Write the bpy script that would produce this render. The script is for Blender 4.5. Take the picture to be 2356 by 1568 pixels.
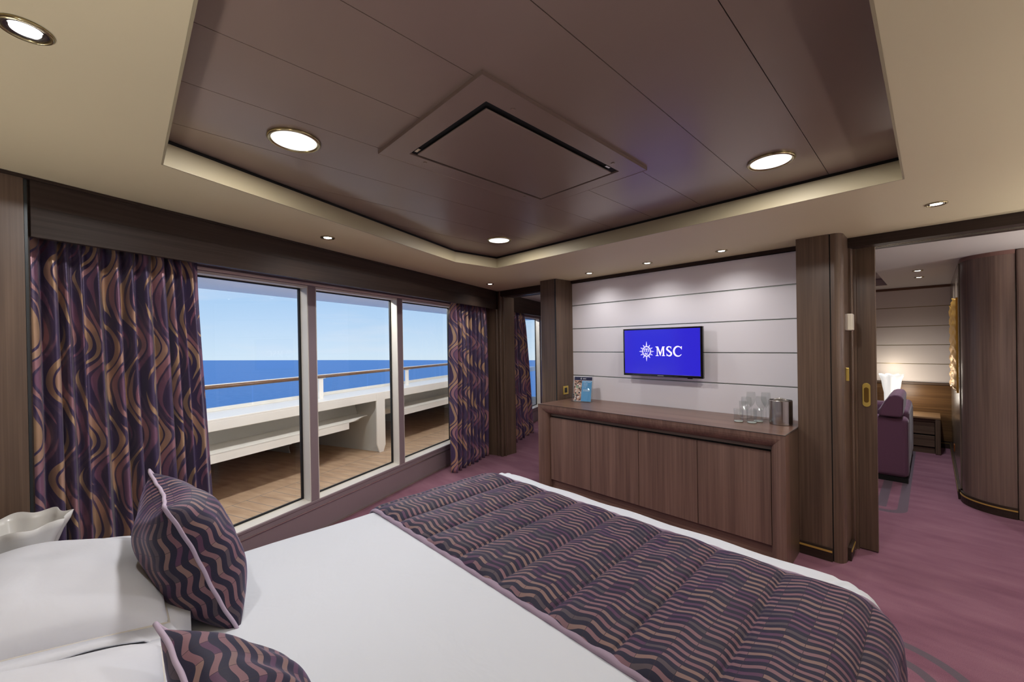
import bpy, math, random
from mathutils import Vector, Matrix, geometry
random.seed(7)
D = bpy.data
S = bpy.context.scene
COL = S.collection
PI = math.pi
for o in list(D.objects):
    D.objects.remove(o, do_unlink=True)

# ------------------------------------------------------------------ camera
HC = 1.4346
cam = D.cameras.new('camera')
cam.sensor_width = 36.0
cam.sensor_fit = 'HORIZONTAL'
cam.lens = 36.0 * 928.679 / 2356.0
cam.shift_y = 9.47 / 2356.0
cam.clip_start = 0.02
cam.clip_end = 20000
co = D.objects.new('camera', cam)
COL.objects.link(co)
RR = ((0.6929378, 0.7208041, -0.0166915), (0.0085647, 0.0149199, 0.9998520), (-0.7209465, 0.6929782, -0.0041651))
m = Matrix.Identity(4)
for i in range(3):
    m[i][0] = RR[0][i]
    m[i][1] = RR[1][i]
    m[i][2] = -RR[2][i]
m.translation = Vector((0, 0, HC))
co.matrix_world = m
S.camera = co

# ------------------------------------------------------------------ view
S.view_settings.view_transform = 'Standard'
S.view_settings.look = 'None'
S.view_settings.gamma = 1.0
S.view_settings.use_curve_mapping = False
S.view_settings.exposure = 0.3
S.cycles.max_bounces = 10
S.cycles.transparent_max_bounces = 16
S.cycles.sample_clamp_indirect = 4.0
S.cycles.caustics_reflective = False
S.cycles.caustics_refractive = False

# light levels
WORLD = 0.86
SPOT = 8.0
SPOT_LIV = 30.0
DISC = 9.5
SUN = 0.5
UP = 30.0
BALC = 17.0

# ------------------------------------------------------------------ world: hazy blue sky over the sea
def srgb(r, g, b):
    f = lambda c: (c / 255.0) / 12.92 if c / 255.0 <= 0.04045 else ((c / 255.0 + 0.055) / 1.055) ** 2.4
    return (f(r), f(g), f(b), 1.0)

W = D.worlds.new('sky')
S.world = W
W.use_nodes = True
nt = W.node_tree
nt.nodes.clear()
out = nt.nodes.new('ShaderNodeOutputWorld')
bg = nt.nodes.new('ShaderNodeBackground')
tc = nt.nodes.new('ShaderNodeTexCoord')
sx = nt.nodes.new('ShaderNodeSeparateXYZ')
mr = nt.nodes.new('ShaderNodeMapRange')
mr.inputs[1].default_value = -0.05
mr.inputs[2].default_value = 0.45
cr = nt.nodes.new('ShaderNodeValToRGB')
e = cr.color_ramp.elements
e[0].position = 0.0; e[0].color = srgb(216, 232, 244)
e[1].position = 1.0; e[1].color = srgb(120, 165, 225)
for p, c in ((0.06, (208, 229, 248)), (0.22, (184, 214, 246)), (0.42, (158, 198, 242)), (0.6, (144, 186, 238))):
    q = e.new(p); q.color = srgb(*c)
mpw = nt.nodes.new('ShaderNodeMapping'); mpw.inputs['Scale'].default_value = (2.2, 2.2, 16.0)
nz = nt.nodes.new('ShaderNodeTexNoise'); nz.inputs['Scale'].default_value = 1.6; nz.inputs['Detail'].default_value = 5.0
cr2 = nt.nodes.new('ShaderNodeValToRGB')
cr2.color_ramp.elements[0].position = 0.55; cr2.color_ramp.elements[0].color = (0, 0, 0, 1)
cr2.color_ramp.elements[1].position = 0.85; cr2.color_ramp.elements[1].color = (0.55, 0.55, 0.55, 1)
mx = nt.nodes.new('ShaderNodeMix'); mx.data_type = 'RGBA'
mx.inputs[7].default_value = srgb(228, 232, 244)
L = nt.links.new
L(tc.outputs['Generated'], sx.inputs[0]); L(sx.outputs[2], mr.inputs[0]); L(mr.outputs[0], cr.inputs[0])
L(tc.outputs['Generated'], mpw.inputs[0]); L(mpw.outputs[0], nz.inputs[0]); L(nz.outputs[0], cr2.inputs[0])
L(cr2.outputs[0], mx.inputs[0]); L(cr.outputs[0], mx.inputs[6]); L(mx.outputs[2], bg.inputs[0]); L(bg.outputs[0], out.inputs[0])
bg.inputs[1].default_value = WORLD

sl = D.lights.new('sun', 'SUN'); sl.energy = SUN; sl.angle = 0.35; sl.color = (1.0, 0.95, 0.88)
so = D.objects.new('sun', sl); COL.objects.link(so)
so.rotation_euler = Vector((-0.70, -0.38, 1.0)).to_track_quat('Z', 'Y').to_euler()

# ------------------------------------------------------------------ helpers
class B:
    """collects polygons for ONE mesh"""
    def __init__(s):
        s.v = []; s.f = []; s.uv = []
    def add(s, vs, fs, uvs=None):
        o = len(s.v); s.v += [tuple(p) for p in vs]; s.f += [tuple(i + o for i in f) for f in fs]
        if uvs is not None:
            while len(s.uv) < o: s.uv.append((0, 0))
            s.uv += list(uvs)
        return s
    def box(s, x0, x1, y0, y1, z0, z1):
        return s.add([(x0, y0, z0), (x1, y0, z0), (x1, y1, z0), (x0, y1, z0), (x0, y0, z1), (x1, y0, z1), (x1, y1, z1), (x0, y1, z1)],
                     [(0, 3, 2, 1), (4, 5, 6, 7), (0, 1, 5, 4), (1, 2, 6, 5), (2, 3, 7, 6), (3, 0, 4, 7)])
    def prism(s, poly, z0, z1):
        n = len(poly)
        return s.add([(x, y, z0) for x, y in poly] + [(x, y, z1) for x, y in poly],
                     [tuple(range(n))[::-1], tuple(range(n, 2 * n))] + [(i, (i + 1) % n, n + (i + 1) % n, n + i) for i in range(n)])
    def prism_y(s, poly, y0, y1):
        n = len(poly)
        return s.add([(x, y0, z) for x, z in poly] + [(x, y1, z) for x, z in poly],
                     [tuple(range(n)), tuple(range(n, 2 * n))[::-1]] + [(i, n + i, n + (i + 1) % n, (i + 1) % n) for i in range(n)])
    def prism_x(s, poly, x0, x1):
        n = len(poly)
        return s.add([(x0, y, z) for y, z in poly] + [(x1, y, z) for y, z in poly],
                     [tuple(range(n))[::-1], tuple(range(n, 2 * n))] + [(i, (i + 1) % n, n + (i + 1) % n, n + i) for i in range(n)])
    def lathe(s, prof, c=(0, 0, 0), n=32, f=None, cap=True):
        vs = []
        for k, (r, z) in enumerate(prof):
            for i in range(n):
                a = 2 * PI * i / n
                rr, zz = (f(r, z, a, k) if f else (r, z))
                vs.append((c[0] + rr * math.cos(a), c[1] + rr * math.sin(a), c[2] + zz))
        fs = [(k * n + i, k * n + (i + 1) % n, (k + 1) * n + (i + 1) % n, (k + 1) * n + i) for k in range(len(prof) - 1) for i in range(n)]
        if cap:
            fs += [tuple(range(n))[::-1], tuple(range((len(prof) - 1) * n, len(prof) * n))]
        return s.add(vs, fs)
    def tube(s, pts, r, n=8, closed=False):
        P = [Vector(p) for p in pts]; N = len(P); vs = []
        prev = None
        for i, p in enumerate(P):
            a = P[(i - 1) % N] if (closed or i > 0) else P[i]
            b = P[(i + 1) % N] if (closed or i < N - 1) else P[i]
            t = (b - a).normalized()
            if prev is None:
                up = Vector((0, 0, 1)) if abs(t.z) < 0.9 else Vector((1, 0, 0))
                u = t.cross(up).normalized()
            else:
                u = (prev - t * prev.dot(t)).normalized()
            prev = u; w = t.cross(u)
            rr = r(i / max(1, N - 1)) if callable(r) else r
            for k in range(n):
                an = 2 * PI * k / n
                vs.append(p + (u * math.cos(an) + w * math.sin(an)) * rr)
        fs = []
        for i in range(N if closed else N - 1):
            j = (i + 1) % N
            fs += [(i * n + k, i * n + (k + 1) % n, j * n + (k + 1) % n, j * n + k) for k in range(n)]
        if not closed:
            fs += [tuple(range(n))[::-1], tuple(range((N - 1) * n, N * n))]
        return s.add(vs, fs)
    def grid(s, fn, nu, nv, uvf=None):
        vs = []; uv = []
        for j in range(nv + 1):
            for i in range(nu + 1):
                vs.append(fn(i / nu, j / nv))
                if uvf: uv.append(uvf(i / nu, j / nv))
        fs = [(j * (nu + 1) + i, j * (nu + 1) + i + 1, (j + 1) * (nu + 1) + i + 1, (j + 1) * (nu + 1) + i) for j in range(nv) for i in range(nu)]
        return s.add(vs, fs, uv if uvf else None)

def obj(name, b, mat, parent=None, smooth=False, bevel=0.0, sub=0, solid=0.0, seg=2):
    me = D.meshes.new(name)
    me.from_pydata([tuple(p) for p in b.v], [], b.f)
    me.validate()
    if b.uv:
        while len(b.uv) < len(b.v): b.uv.append((0, 0))
        ul = me.uv_layers.new(name='UVMap')
        for lp in me.loops:
            ul.data[lp.index].uv = b.uv[lp.vertex_index]
    if mat: me.materials.append(mat)
    if smooth:
        for p in me.polygons: p.use_smooth = True
    o = D.objects.new(name, me)
    COL.objects.link(o)
    if parent: o.parent = parent
    if solid:
        q = o.modifiers.new('solid', 'SOLIDIFY'); q.thickness = solid; q.offset = 0
    if bevel:
        q = o.modifiers.new('bevel', 'BEVEL'); q.width = bevel; q.segments = seg; q.limit_method = 'ANGLE'; q.angle_limit = 0.6
    if sub:
        q = o.modifiers.new('sub', 'SUBSURF'); q.levels = sub; q.render_levels = sub
    return o

def tag(o, label, cat, group=None, kind=None):
    if label: o['label'] = label
    if cat: o['category'] = cat
    if group: o['group'] = group
    if kind: o['kind'] = kind
    return o

def thing(name, label, cat, loc=(0, 0, 0), rz=0.0, group=None):
    o = D.objects.new(name, None)
    o.empty_display_size = 0.05
    COL.objects.link(o)
    o.location = loc; o.rotation_euler = (0, 0, rz)
    return tag(o, label, cat, group)

def struct(name, b, mat, label=None, cat='structure', parent=None, **k):
    o = obj(name, b, mat, parent, **k)
    if parent is None:
        o['kind'] = 'structure'
        o['label'] = label or name
        o['category'] = cat
    return o

def copytree(o, loc=None, rz=None, label=None, group=None, parent=None):
    c = o.copy(); COL.objects.link(c)
    if parent: c.parent = parent
    for ch in [x for x in D.objects if x.parent == o]:
        copytree(ch, parent=c)
    if loc is not None: c.location = loc
    if rz is not None: c.rotation_euler[2] = rz
    if label: c['label'] = label
    if group: c['group'] = group
    return c

# frame of the slanted window wall: local x runs along the wall, local y outward, z up
W0 = Vector((-2.347, -0.316, 0)); WU = Vector((-0.36991, 0.92907, 0)); WN = Vector((-0.92907, -0.36991, 0))
WA = math.atan2(WU.y, WU.x)
def WL(s, d, z=0.0):
    p = W0 + WU * s + WN * d
    return (p.x, p.y, z)
def inwall(o):
    o.location = W0; o.rotation_euler = (0, 0, WA); return o

# ------------------------------------------------------------------ materials
def newmat(name):
    mt = D.materials.new(name); mt.use_nodes = True
    return mt, mt.node_tree, mt.node_tree.nodes['Principled BSDF']

def flat(name, rgb, rough=0.5, metal=0.0, spec=0.5, emit=None, es=0.0, coat=0.0, sheen=0.0):
    mt, t, p = newmat(name)
    p.inputs['Base Color'].default_value = srgb(*rgb)
    p.inputs['Roughness'].default_value = rough
    p.inputs['Metallic'].default_value = metal
    p.inputs['Specular IOR Level'].default_value = spec
    p.inputs['Coat Weight'].default_value = coat
    p.inputs['Sheen Weight'].default_value = sheen
    if emit:
        p.inputs['Emission Color'].default_value = srgb(*emit); p.inputs['Emission Strength'].default_value = es
    return mt

def N(t, typ, **k):
    n = t.nodes.new('ShaderNode' + typ)
    for a, v in k.items(): setattr(n, a, v)
    return n

class X:
    """tiny expression builder over math nodes"""
    def __init__(s, t, sock): s.t = t; s.o = sock
    def _m(s, op, b=None, c=None, rev=False):
        n = s.t.nodes.new('ShaderNodeMath'); n.operation = op
        ins = [s, b, c]
        if rev: ins = [b, s, c]
        for i, q in enumerate(ins):
            if q is None: continue
            if isinstance(q, X): s.t.links.new(q.o, n.inputs[i])
            else: n.inputs[i].default_value = q
        return X(s.t, n.outputs[0])
    def __add__(s, b): return s._m('ADD', b)
    def __radd__(s, b): return s._m('ADD', b)
    def __sub__(s, b): return s._m('SUBTRACT', b)
    def __rsub__(s, b): return s._m('SUBTRACT', b, rev=True)
    def __mul__(s, b): return s._m('MULTIPLY', b)
    def __rmul__(s, b): return s._m('MULTIPLY', b)
    def __truediv__(s, b): return s._m('DIVIDE', b)
    def sin(s): return s._m('SINE')
    def abs(s): return s._m('ABSOLUTE')
    def floor(s): return s._m('FLOOR')
    def fract(s): return s._m('FRACT')
    def lt(s, b): return s._m('LESS_THAN', b)
    def gt(s, b): return s._m('GREATER_THAN', b)
    def mx(s, b): return s._m('MAXIMUM', b)
    def mn(s, b): return s._m('MINIMUM', b)
    def pw(s, b): return s._m('POWER', b)

def ramp(t, sock, stops, interp='LINEAR'):
    n = N(t, 'ValToRGB'); r = n.color_ramp; r.interpolation = interp
    while len(r.elements) < len(stops): r.elements.new(0.5)
    for q, (p, c) in zip(r.elements, stops):
        q.position = p; q.color = c if len(c) == 4 else srgb(*c)
    t.links.new(sock, n.inputs[0])
    return n.outputs[0]

def mixc(t, fac, a, b):
    n = N(t, 'Mix'); n.data_type = 'RGBA'
    for idx, q in ((0, fac), (6, a), (7, b)):
        if isinstance(q, X): t.links.new(q.o, n.inputs[idx])
        elif hasattr(q, 'links'): t.links.new(q, n.inputs[idx])
        else: n.inputs[idx].default_value = q
    return n.outputs[2]

def wood(name, axis, dark, mid, light, rough=0.38, fine=90.0, spec=0.45):
    mt, t, p = newmat(name)
    c = N(t, 'TexCoord'); mp = N(t, 'Mapping'); mp2 = N(t, 'Mapping')
    sc = [9.0, 9.0, 9.0]; sc[axis] = 0.5
    s2 = [fine, fine, fine]; s2[axis] = 1.6
    mp.inputs['Scale'].default_value = sc; mp2.inputs['Scale'].default_value = s2
    n1 = N(t, 'TexNoise'); n1.inputs['Scale'].default_value = 1.0; n1.inputs['Detail'].default_value = 4; n1.inputs['Distortion'].default_value = 0.6
    n2 = N(t, 'TexNoise'); n2.inputs['Scale'].default_value = 1.0; n2.inputs['Detail'].default_value = 3
    for a, b_ in ((mp, n1), (mp2, n2)):
        t.links.new(c.outputs['Object'], a.inputs[0]); t.links.new(a.outputs[0], b_.inputs[0])
    f = X(t, n1.outputs[0]) * 0.5 + X(t, n2.outputs[0]) * 0.5
    col = ramp(t, f.o, [(0.30, dark), (0.5, mid), (0.70, light)])
    t.links.new(col, p.inputs['Base Color'])
    p.inputs['Roughness'].default_value = rough
    p.inputs['Specular IOR Level'].default_value = spec
    bm_ = N(t, 'Bump'); bm_.inputs['Strength'].default_value = 0.06; bm_.inputs['Distance'].default_value = 0.002
    t.links.new(n2.outputs[0], bm_.inputs['Height']); t.links.new(bm_.outputs[0], p.inputs['Normal'])
    return mt

DK = ((72, 56, 46), (97, 78, 64), (119, 97, 80))
MD = ((94, 71, 62), (117, 90, 78), (136, 107, 94))
wood_v = wood('dark_wood_upright_grain', 2, *DK)
wood_x = wood('dark_wood_long_grain', 0, *DK)
wood_y = wood('dark_wood_deep_grain', 1, *DK)
door_v = wood('walnut_upright_grain', 2, *MD)
door_x = wood('walnut_long_grain', 0, *MD, rough=0.3)
dark_x = wood('espresso_long_grain', 0, (40, 30, 26), (54, 42, 36), (66, 52, 45), rough=.5, spec=.2)
black = flat('black_gap', (10, 9, 9), 0.7)
gap = flat('dark_metal_inlay', (52, 56, 58), 0.35, 0.6)

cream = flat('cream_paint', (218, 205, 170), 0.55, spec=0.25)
cream_side = flat('cream_paint_dulled', (164, 152, 124), 0.5, spec=0.3)  # cream paint darkened so the upstand looks dull under the round lights
liv_ceil = flat('pale_ceiling_paint', (196, 188, 182), 0.55, spec=0.25)
panel_white = flat('pale_wall_board', (242, 238, 243), 0.38, spec=0.45)
inlay = flat('grey_green_inlay', (150, 156, 152), 0.3, 0.3)
gold_inlay = flat('gold_inlay', (150, 132, 84), 0.3, 0.7)
brass = flat('polished_brass', (226, 198, 104), 0.28, 0.65)
ring_brass = flat('muted_brass_ring', (178, 164, 124), 0.24, 0.95)
chrome_d = flat('dark_chrome_reflector', (150, 150, 152), 0.18, 1.0)
steel = flat('brushed_steel', (190, 186, 182), 0.22, 1.0)
bright_trim = flat('aluminium_trim', (220, 214, 200), 0.25, 0.9)
frame_w = flat('window_frame_enamel', (232, 226, 214), 0.35)
frame_m = flat('grey_mauve_frame_enamel', (146, 130, 134), 0.3, spec=0.6)
rubber = flat('black_rubber', (12, 11, 12), 0.5)
white_paint = flat('white_gloss_paint', (244, 241, 234), 0.35)
plastic_w = flat('ivory_plastic', (226, 218, 200), 0.35)
plastic_k = flat('gloss_black_plastic', (10, 10, 11), 0.12, coat=0.5)

def coffer_mat():
    mt, t, p = newmat('bronze_satin_panel')
    c = N(t, 'TexCoord'); n = N(t, 'TexNoise'); n.inputs['Scale'].default_value = 2.0
    t.links.new(c.outputs['Object'], n.inputs[0])
    t.links.new(ramp(t, n.outputs[0], [(0.3, (134, 114, 104)), (0.7, (140, 120, 110))]), p.inputs['Base Color'])
    p.inputs['Roughness'].default_value = 0.28; p.inputs['Specular IOR Level'].default_value = 0.45
    p.inputs['Metallic'].default_value = 0.12
    return mt
bronze = coffer_mat()

def carpet_mat():
    mt, t, p = newmat('plum_carpet')
    c = N(t, 'TexCoord'); s = N(t, 'SeparateXYZ'); t.links.new(c.outputs['Object'], s.inputs[0])
    x = X(t, s.outputs[0]); y = X(t, s.outputs[1])
    mp = N(t, 'Mapping'); mp.inputs['Rotation'].default_value = (0, 0, 0.5); mp.inputs['Scale'].default_value = (2.0, 7.0, 2.0)
    n1 = N(t, 'TexNoise'); n1.inputs['Scale'].default_value = 1.2; n1.inputs['Detail'].default_value = 5
    n2 = N(t, 'TexNoise'); n2.inputs['Scale'].default_value = 350.0; n2.inputs['Detail'].default_value = 2
    t.links.new(c.outputs['Object'], mp.inputs[0]); t.links.new(mp.outputs[0], n1.inputs[0]); t.links.new(c.outputs['Object'], n2.inputs[0])
    f = X(t, n1.outputs[0]) * 0.55 + X(t, n2.outputs[0]) * 0.45
    base = ramp(t, f.o, [(0.3, (104, 64, 80)), (0.5, (127, 86, 101)), (0.7, (147, 106, 118))])
    # rounded-rectangle grey ribbons woven in: distance to a rounded box
    def rbox(cx, cy, hx, hy, r):
        rx = (x - cx).abs() - (hx - r); ry = (y - cy).abs() - (hy - r)
        qx = rx.mx(0.0); qy = ry.mx(0.0)
        return (qx * qx + qy * qy).pw(0.5) + rx.mx(ry).mn(0.0) - r
    def band(d, a, b_): return d.gt(a) * d.lt(b_)
    d1 = rbox(-1.15, 6.0, 1.0, 1.5, 0.14)
    d2 = rbox(-1.15, 1.55, 1.32, 1.08, 0.32)
    m_ = band(d1, -0.062, 0.0).mx(band(d1, -0.195, -0.13)).mx(band(d2, -0.045, 0.0)).mx(band(d2, -0.18, -0.135))
    col = mixc(t, m_, base, srgb(92, 84, 92))
    t.links.new(col, p.inputs['Base Color'])
    p.inputs['Roughness'].default_value = 0.95; p.inputs['Specular IOR Level'].default_value = 0.1; p.inputs['Sheen Weight'].default_value = 0.35
    p.inputs['Sheen Tint'].default_value = srgb(220, 180, 200)
    b_ = N(t, 'Bump'); b_.inputs['Strength'].default_value = 0.35; b_.inputs['Distance'].default_value = 0.004
    t.links.new(n2.outputs[0], b_.inputs['Height']); t.links.new(b_.outputs[0], p.inputs['Normal'])
    return mt
carpet = carpet_mat()

def wave_fabric(name, sx_=1.0, navy=(26, 23, 44), bright=1.0, a=0.05, pit=0.0268, amp=0.0062):
    """navy velvet with rows of wavy broken stripes (uv in metres)"""
    mt, t, p = newmat(name)
    c = N(t, 'UVMap'); s = N(t, 'SeparateXYZ'); t.links.new(c.outputs[0], s.inputs[0])
    u = X(t, s.outputs[0]) * (1.0 / sx_); v = X(t, s.outputs[1]) * (1.0 / sx_)
    vv = (v + (u * (PI / a)).sin() * amp - u * 0.12) / pit
    row = vv.floor(); f = vv.fract()
    cu = u / a + 0.5; colm = cu.floor(); fu = cu.fract()
    stripe = f.gt(0.56)
    edge = (fu - 0.5).abs().lt(0.487)
    cell = N(t, 'CombineXYZ'); t.links.new(row.o, cell.inputs[0]); t.links.new(colm.o, cell.inputs[1])
    wn = N(t, 'TexWhiteNoise'); wn.noise_dimensions = '2D'; t.links.new(cell.outputs[0], wn.inputs['Vector'])
    q = lambda r, g, b_: (min(255, r * bright), min(255, g * bright), min(255, b_ * bright))
    cc = ramp(t, wn.outputs['Value'], [(0.0, q(144, 106, 114)), (0.3, q(150, 118, 112)), (0.52, q(92, 78, 86)), (0.70, q(96, 60, 90)), (0.84, q(138, 98, 108)), (0.94, q(146, 116, 114))], 'CONSTANT')
    col = mixc(t, stripe, srgb(*navy), cc)
    line = mixc(t, edge, srgb(44, 32, 44), col)
    t.links.new(line, p.inputs['Base Color'])
    n2 = N(t, 'TexNoise'); n2.inputs['Scale'].default_value = 900.0
    t.links.new(c.outputs[0], n2.inputs[0])
    b_ = N(t, 'Bump'); b_.inputs['Strength'].default_value = 0.2; b_.inputs['Distance'].default_value = 0.001
    t.links.new(n2.outputs[0], b_.inputs['Height']); t.links.new(b_.outputs[0], p.inputs['Normal'])
    p.inputs['Roughness'].default_value = 0.6; p.inputs['Specular IOR Level'].default_value = 0.3
    p.inputs['Sheen Weight'].default_value = 0.35; p.inputs['Sheen Roughness'].default_value = 0.35; p.inputs['Sheen Tint'].default_value = srgb(190, 175, 220)
    return mt
runner_fab = wave_fabric('wavy_navy_runner_fabric', 1.0, navy=(26, 22, 46), bright=.84)
cushion_fab = wave_fabric('wavy_navy_cushion_fabric', 1.0, navy=(30, 27, 50), bright=.86, a=.047, pit=.031, amp=.0075)

def curtain_mat():
    mt, t, p = newmat('flame_satin_curtain')
    c = N(t, 'UVMap'); s = N(t, 'SeparateXYZ'); t.links.new(c.outputs[0], s.inputs[0])
    u = X(t, s.outputs[0]); v = X(t, s.outputs[1])
    n0 = N(t, 'TexNoise'); n0.inputs['Scale'].default_value = 2.2; t.links.new(c.outputs[0], n0.inputs[0])
    Lw = 0.44
    warp = (v * (2 * PI / Lw) + X(t, n0.outputs[0]) * 3.0 + u * 1.5).sin() * 0.060 + (v * (4 * PI / Lw) + 1.0).sin() * 0.010 + (X(t, n0.outputs[0]) - 0.5) * 0.05
    def layer(w, off, nk, hmax, seed, ln):
        ww = (u + warp + off) / w
        cid = ww.floor(); f = ww.fract() - 0.5
        k = (cid / nk).fract() * nk; grp = (cid / nk).floor()
        sv = v / Lw + k * 0.17 + grp * 0.43 + seed
        row = sv.floor(); ff = sv.fract()
        win = ((ff - 0.5 + ln / 2) / ln).mx(0.0).mn(1.0)
        hw = (win * PI).sin().mx(0.0).pw(0.85) * hmax
        cen = (win - 0.5) * 0.25
        mask = (f + cen * (0.5 - hw)).abs().lt(hw) * (k - (nk - 1.2)).lt(0.0)
        return mask, k / nk, ff
    m1, k1, f1 = layer(0.044, 0.0, 5.0, 0.40, 0.0, 0.88)
    m2, k2, f2 = layer(0.040, 0.019, 5.0, 0.26, 0.47, 0.60)
    sh = X(t, n0.outputs[0])
    c1 = ramp(t, (k1 + (f1 - 0.5) * 0.22 + 0.08).o, [(0.0, (188, 150, 122)), (0.2, (210, 174, 138)), (0.42, (190, 142, 144)), (0.62, (152, 106, 134)), (0.8, (118, 92, 118))])
    col = mixc(t, m2 * 0.35, srgb(82, 68, 102), srgb(128, 104, 122))
    col = mixc(t, m1, col, c1)
    t.links.new(col, p.inputs['Base Color'])
    rg = N(t, 'Mix'); t.links.new(m1.o, rg.inputs[0]); rg.inputs[2].default_value = 0.36; rg.inputs[3].default_value = 0.27
    t.links.new(rg.outputs[0], p.inputs['Roughness'])
    p.inputs['Metallic'].default_value = 0.25
    p.inputs['Specular IOR Level'].default_value = 0.6
    p.inputs['Sheen Weight'].default_value = 0.2
    return mt
curtain_fab = curtain_mat()

def linen(name, rgb, bump=0.25):
    mt, t, p = newmat(name)
    p.inputs['Base Color'].default_value = srgb(*rgb); p.inputs['Roughness'].default_value = 0.8; p.inputs['Specular IOR Level'].default_value = 0.2
    p.inputs['Sheen Weight'].default_value = 0.15
    c = N(t, 'TexCoord'); n = N(t, 'TexNoise'); n.inputs['Scale'].default_value = 5.0; n.inputs['Detail'].default_value = 4; n.inputs['Distortion'].default_value = 0.5
    t.links.new(c.outputs['Object'], n.inputs[0])
    b_ = N(t, 'Bump'); b_.inputs['Strength'].default_value = bump; b_.inputs['Distance'].default_value = 0.03
    t.links.new(n.outputs[0], b_.inputs['Height']); t.links.new(b_.outputs[0], p.inputs['Normal'])
    return mt
sheet = linen('white_linen', (206, 210, 218), 0.2)
pillow_w = linen('white_pillow_cotton', (212, 214, 222), 0.22)
seam_mat = flat('beige_piping', (200, 194, 184), 0.7)
mauve = linen('mauve_piping_cloth', (150, 132, 150), 0.15)
mauve_light = linen('pale_mauve_piping_cloth', (178, 162, 182), 0.1)
sofa_mat = linen('plum_velvet', (112, 78, 100), 0.2)
sofa_mat.node_tree.nodes['Principled BSDF'].inputs['Sheen Weight'].default_value = 0.2

def glass_pane():
    mt = D.materials.new('window_glass'); mt.use_nodes = True; t = mt.node_tree; t.nodes.clear()
    o = N(t, 'OutputMaterial'); mxs = N(t, 'MixShader'); tr = N(t, 'BsdfTransparent'); gl = N(t, 'BsdfGlossy'); fr = N(t, 'Fresnel')
    tr.inputs[0].default_value = (0.985, 0.99, 0.985, 1); gl.inputs['Roughness'].default_value = 0.0; fr.inputs['IOR'].default_value = 1.42
    ge = N(t, 'NewGeometry'); ff = X(t, fr.outputs[0]) * (1.0 - X(t, ge.outputs['Backfacing']))
    t.links.new(ff.o, mxs.inputs[0]); t.links.new(tr.outputs[0], mxs.inputs[1]); t.links.new(gl.outputs[0], mxs.inputs[2]); t.links.new(mxs.outputs[0], o.inputs[0])
    return mt
pane = glass_pane()
def clear_glass():
    mt = D.materials.new('clear_table_glass'); mt.use_nodes = True; t = mt.node_tree; t.nodes.clear()
    o = N(t, 'OutputMaterial'); mxs = N(t, 'MixShader'); tr = N(t, 'BsdfTransparent'); gl = N(t, 'BsdfGlossy'); fr = N(t, 'Fresnel')
    tr.inputs[0].default_value = (0.95, 0.958, 0.956, 1); gl.inputs['Roughness'].default_value = 0.02; fr.inputs['IOR'].default_value = 1.5
    ge = N(t, 'NewGeometry'); ff = X(t, fr.outputs[0]) * (1.0 - X(t, ge.outputs['Backfacing']))
    t.links.new(ff.o, mxs.inputs[0]); t.links.new(tr.outputs[0], mxs.inputs[1]); t.links.new(gl.outputs[0], mxs.inputs[2]); t.links.new(mxs.outputs[0], o.inputs[0])
    return mt
tglass = clear_glass()
def glow_glass(name, es, tint=(250, 246, 236)):
    mt, t, p = newmat(name)
    p.inputs['Base Color'].default_value = srgb(*tint); p.inputs['Roughness'].default_value = 0.25
    p.inputs['Subsurface Weight'].default_value = 0.0
    p.inputs['Emission Color'].default_value = srgb(255, 252, 246); p.inputs['Emission Strength'].default_value = es
    return mt
opal = glow_glass('opal_glass', 0.0, (244, 243, 240))
opal.node_tree.nodes['Principled BSDF'].inputs['Transmission Weight'].default_value = 0.25
opal_lit = glow_glass('lit_opal_glass', 0.5)
def emis(name, rgb, st):
    mt = D.materials.new(name); mt.use_nodes = True; t = mt.node_tree; t.nodes.clear()
    o = N(t, 'OutputMaterial'); em = N(t, 'Emission'); em.inputs[0].default_value = srgb(*rgb); em.inputs[1].default_value = st
    t.links.new(em.outputs[0], o.inputs[0]); return mt
bulb = emis('lit_bulb', (255, 252, 246), 9.0)
diffuser = emis('lit_diffuser', (252, 252, 252), 1.25)
screen_blue = flat('lit_blue_screen', (18, 14, 90), 0.12, emit=(46, 38, 205), es=0.75)
logo_em = flat('lit_pale_logo', (200, 195, 220), 0.3, emit=(222, 216, 248), es=0.75)

# ------------------------------------------------------------------ SETTING
XR = 1.45       # right wall of both rooms (outside the frame)
YH = -0.62      # wall behind the bed head
YP = 3.515      # face of the partition with the television
YB = 7.62       # far wall of the lounge
struct('floor', B().prism([(-2.2, YH - .1), (XR, YH - .1), (XR, YB + .1), (-6.0, YB + .1), (-4.62, 4.3), (-2.66, -.62)], -0.08, 0.0), carpet, 'plum carpet with woven grey ribbons')
YP2 = 3.72      # lounge side of the partition

# bedroom ceiling with its sunken panel, one slab over both rooms
def tess(outer, holes, z0, z1):
    loops = [[Vector((x, y, 0)) for x, y in outer]] + [[Vector((x, y, 0)) for x, y in h] for h in holes]
    tri = geometry.tessellate_polygon(loops)
    pts = [p for l in loops for p in l]; n = len(pts)
    b = B()
    vs = [(p.x, p.y, z0) for p in pts] + [(p.x, p.y, z1) for p in pts]
    fs = [tuple(t_) for t_ in tri] + [tuple(i + n for i in t_[::-1]) for t_ in tri]
    k = 0
    for l in loops:
        c = len(l)
        fs += [(k + i, k + (i + 1) % c, n + k + (i + 1) % c, n + k + i) for i in range(c)]
        k += c
    return b.add(vs, fs)
HOLE = [(-0.074, 0.106), (-1.918, 0.106), (-2.667, 1.938), (-2.655, 2.382), (-0.074, 2.382)]
HOLE2 = [(-0.388, 5.3), (-2.6, 5.3), (-2.6, 7.06), (-0.388, 7.06)]
ceil = struct('ceiling', tess([(-2.15, YH - .1), (XR, YH - .1), (XR, 3.56), (-4.0, 3.56), (-2.34, -.62)], [HOLE], 2.10, 2.180), cream, 'cream ceiling framing a sunken brown panel')
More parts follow.
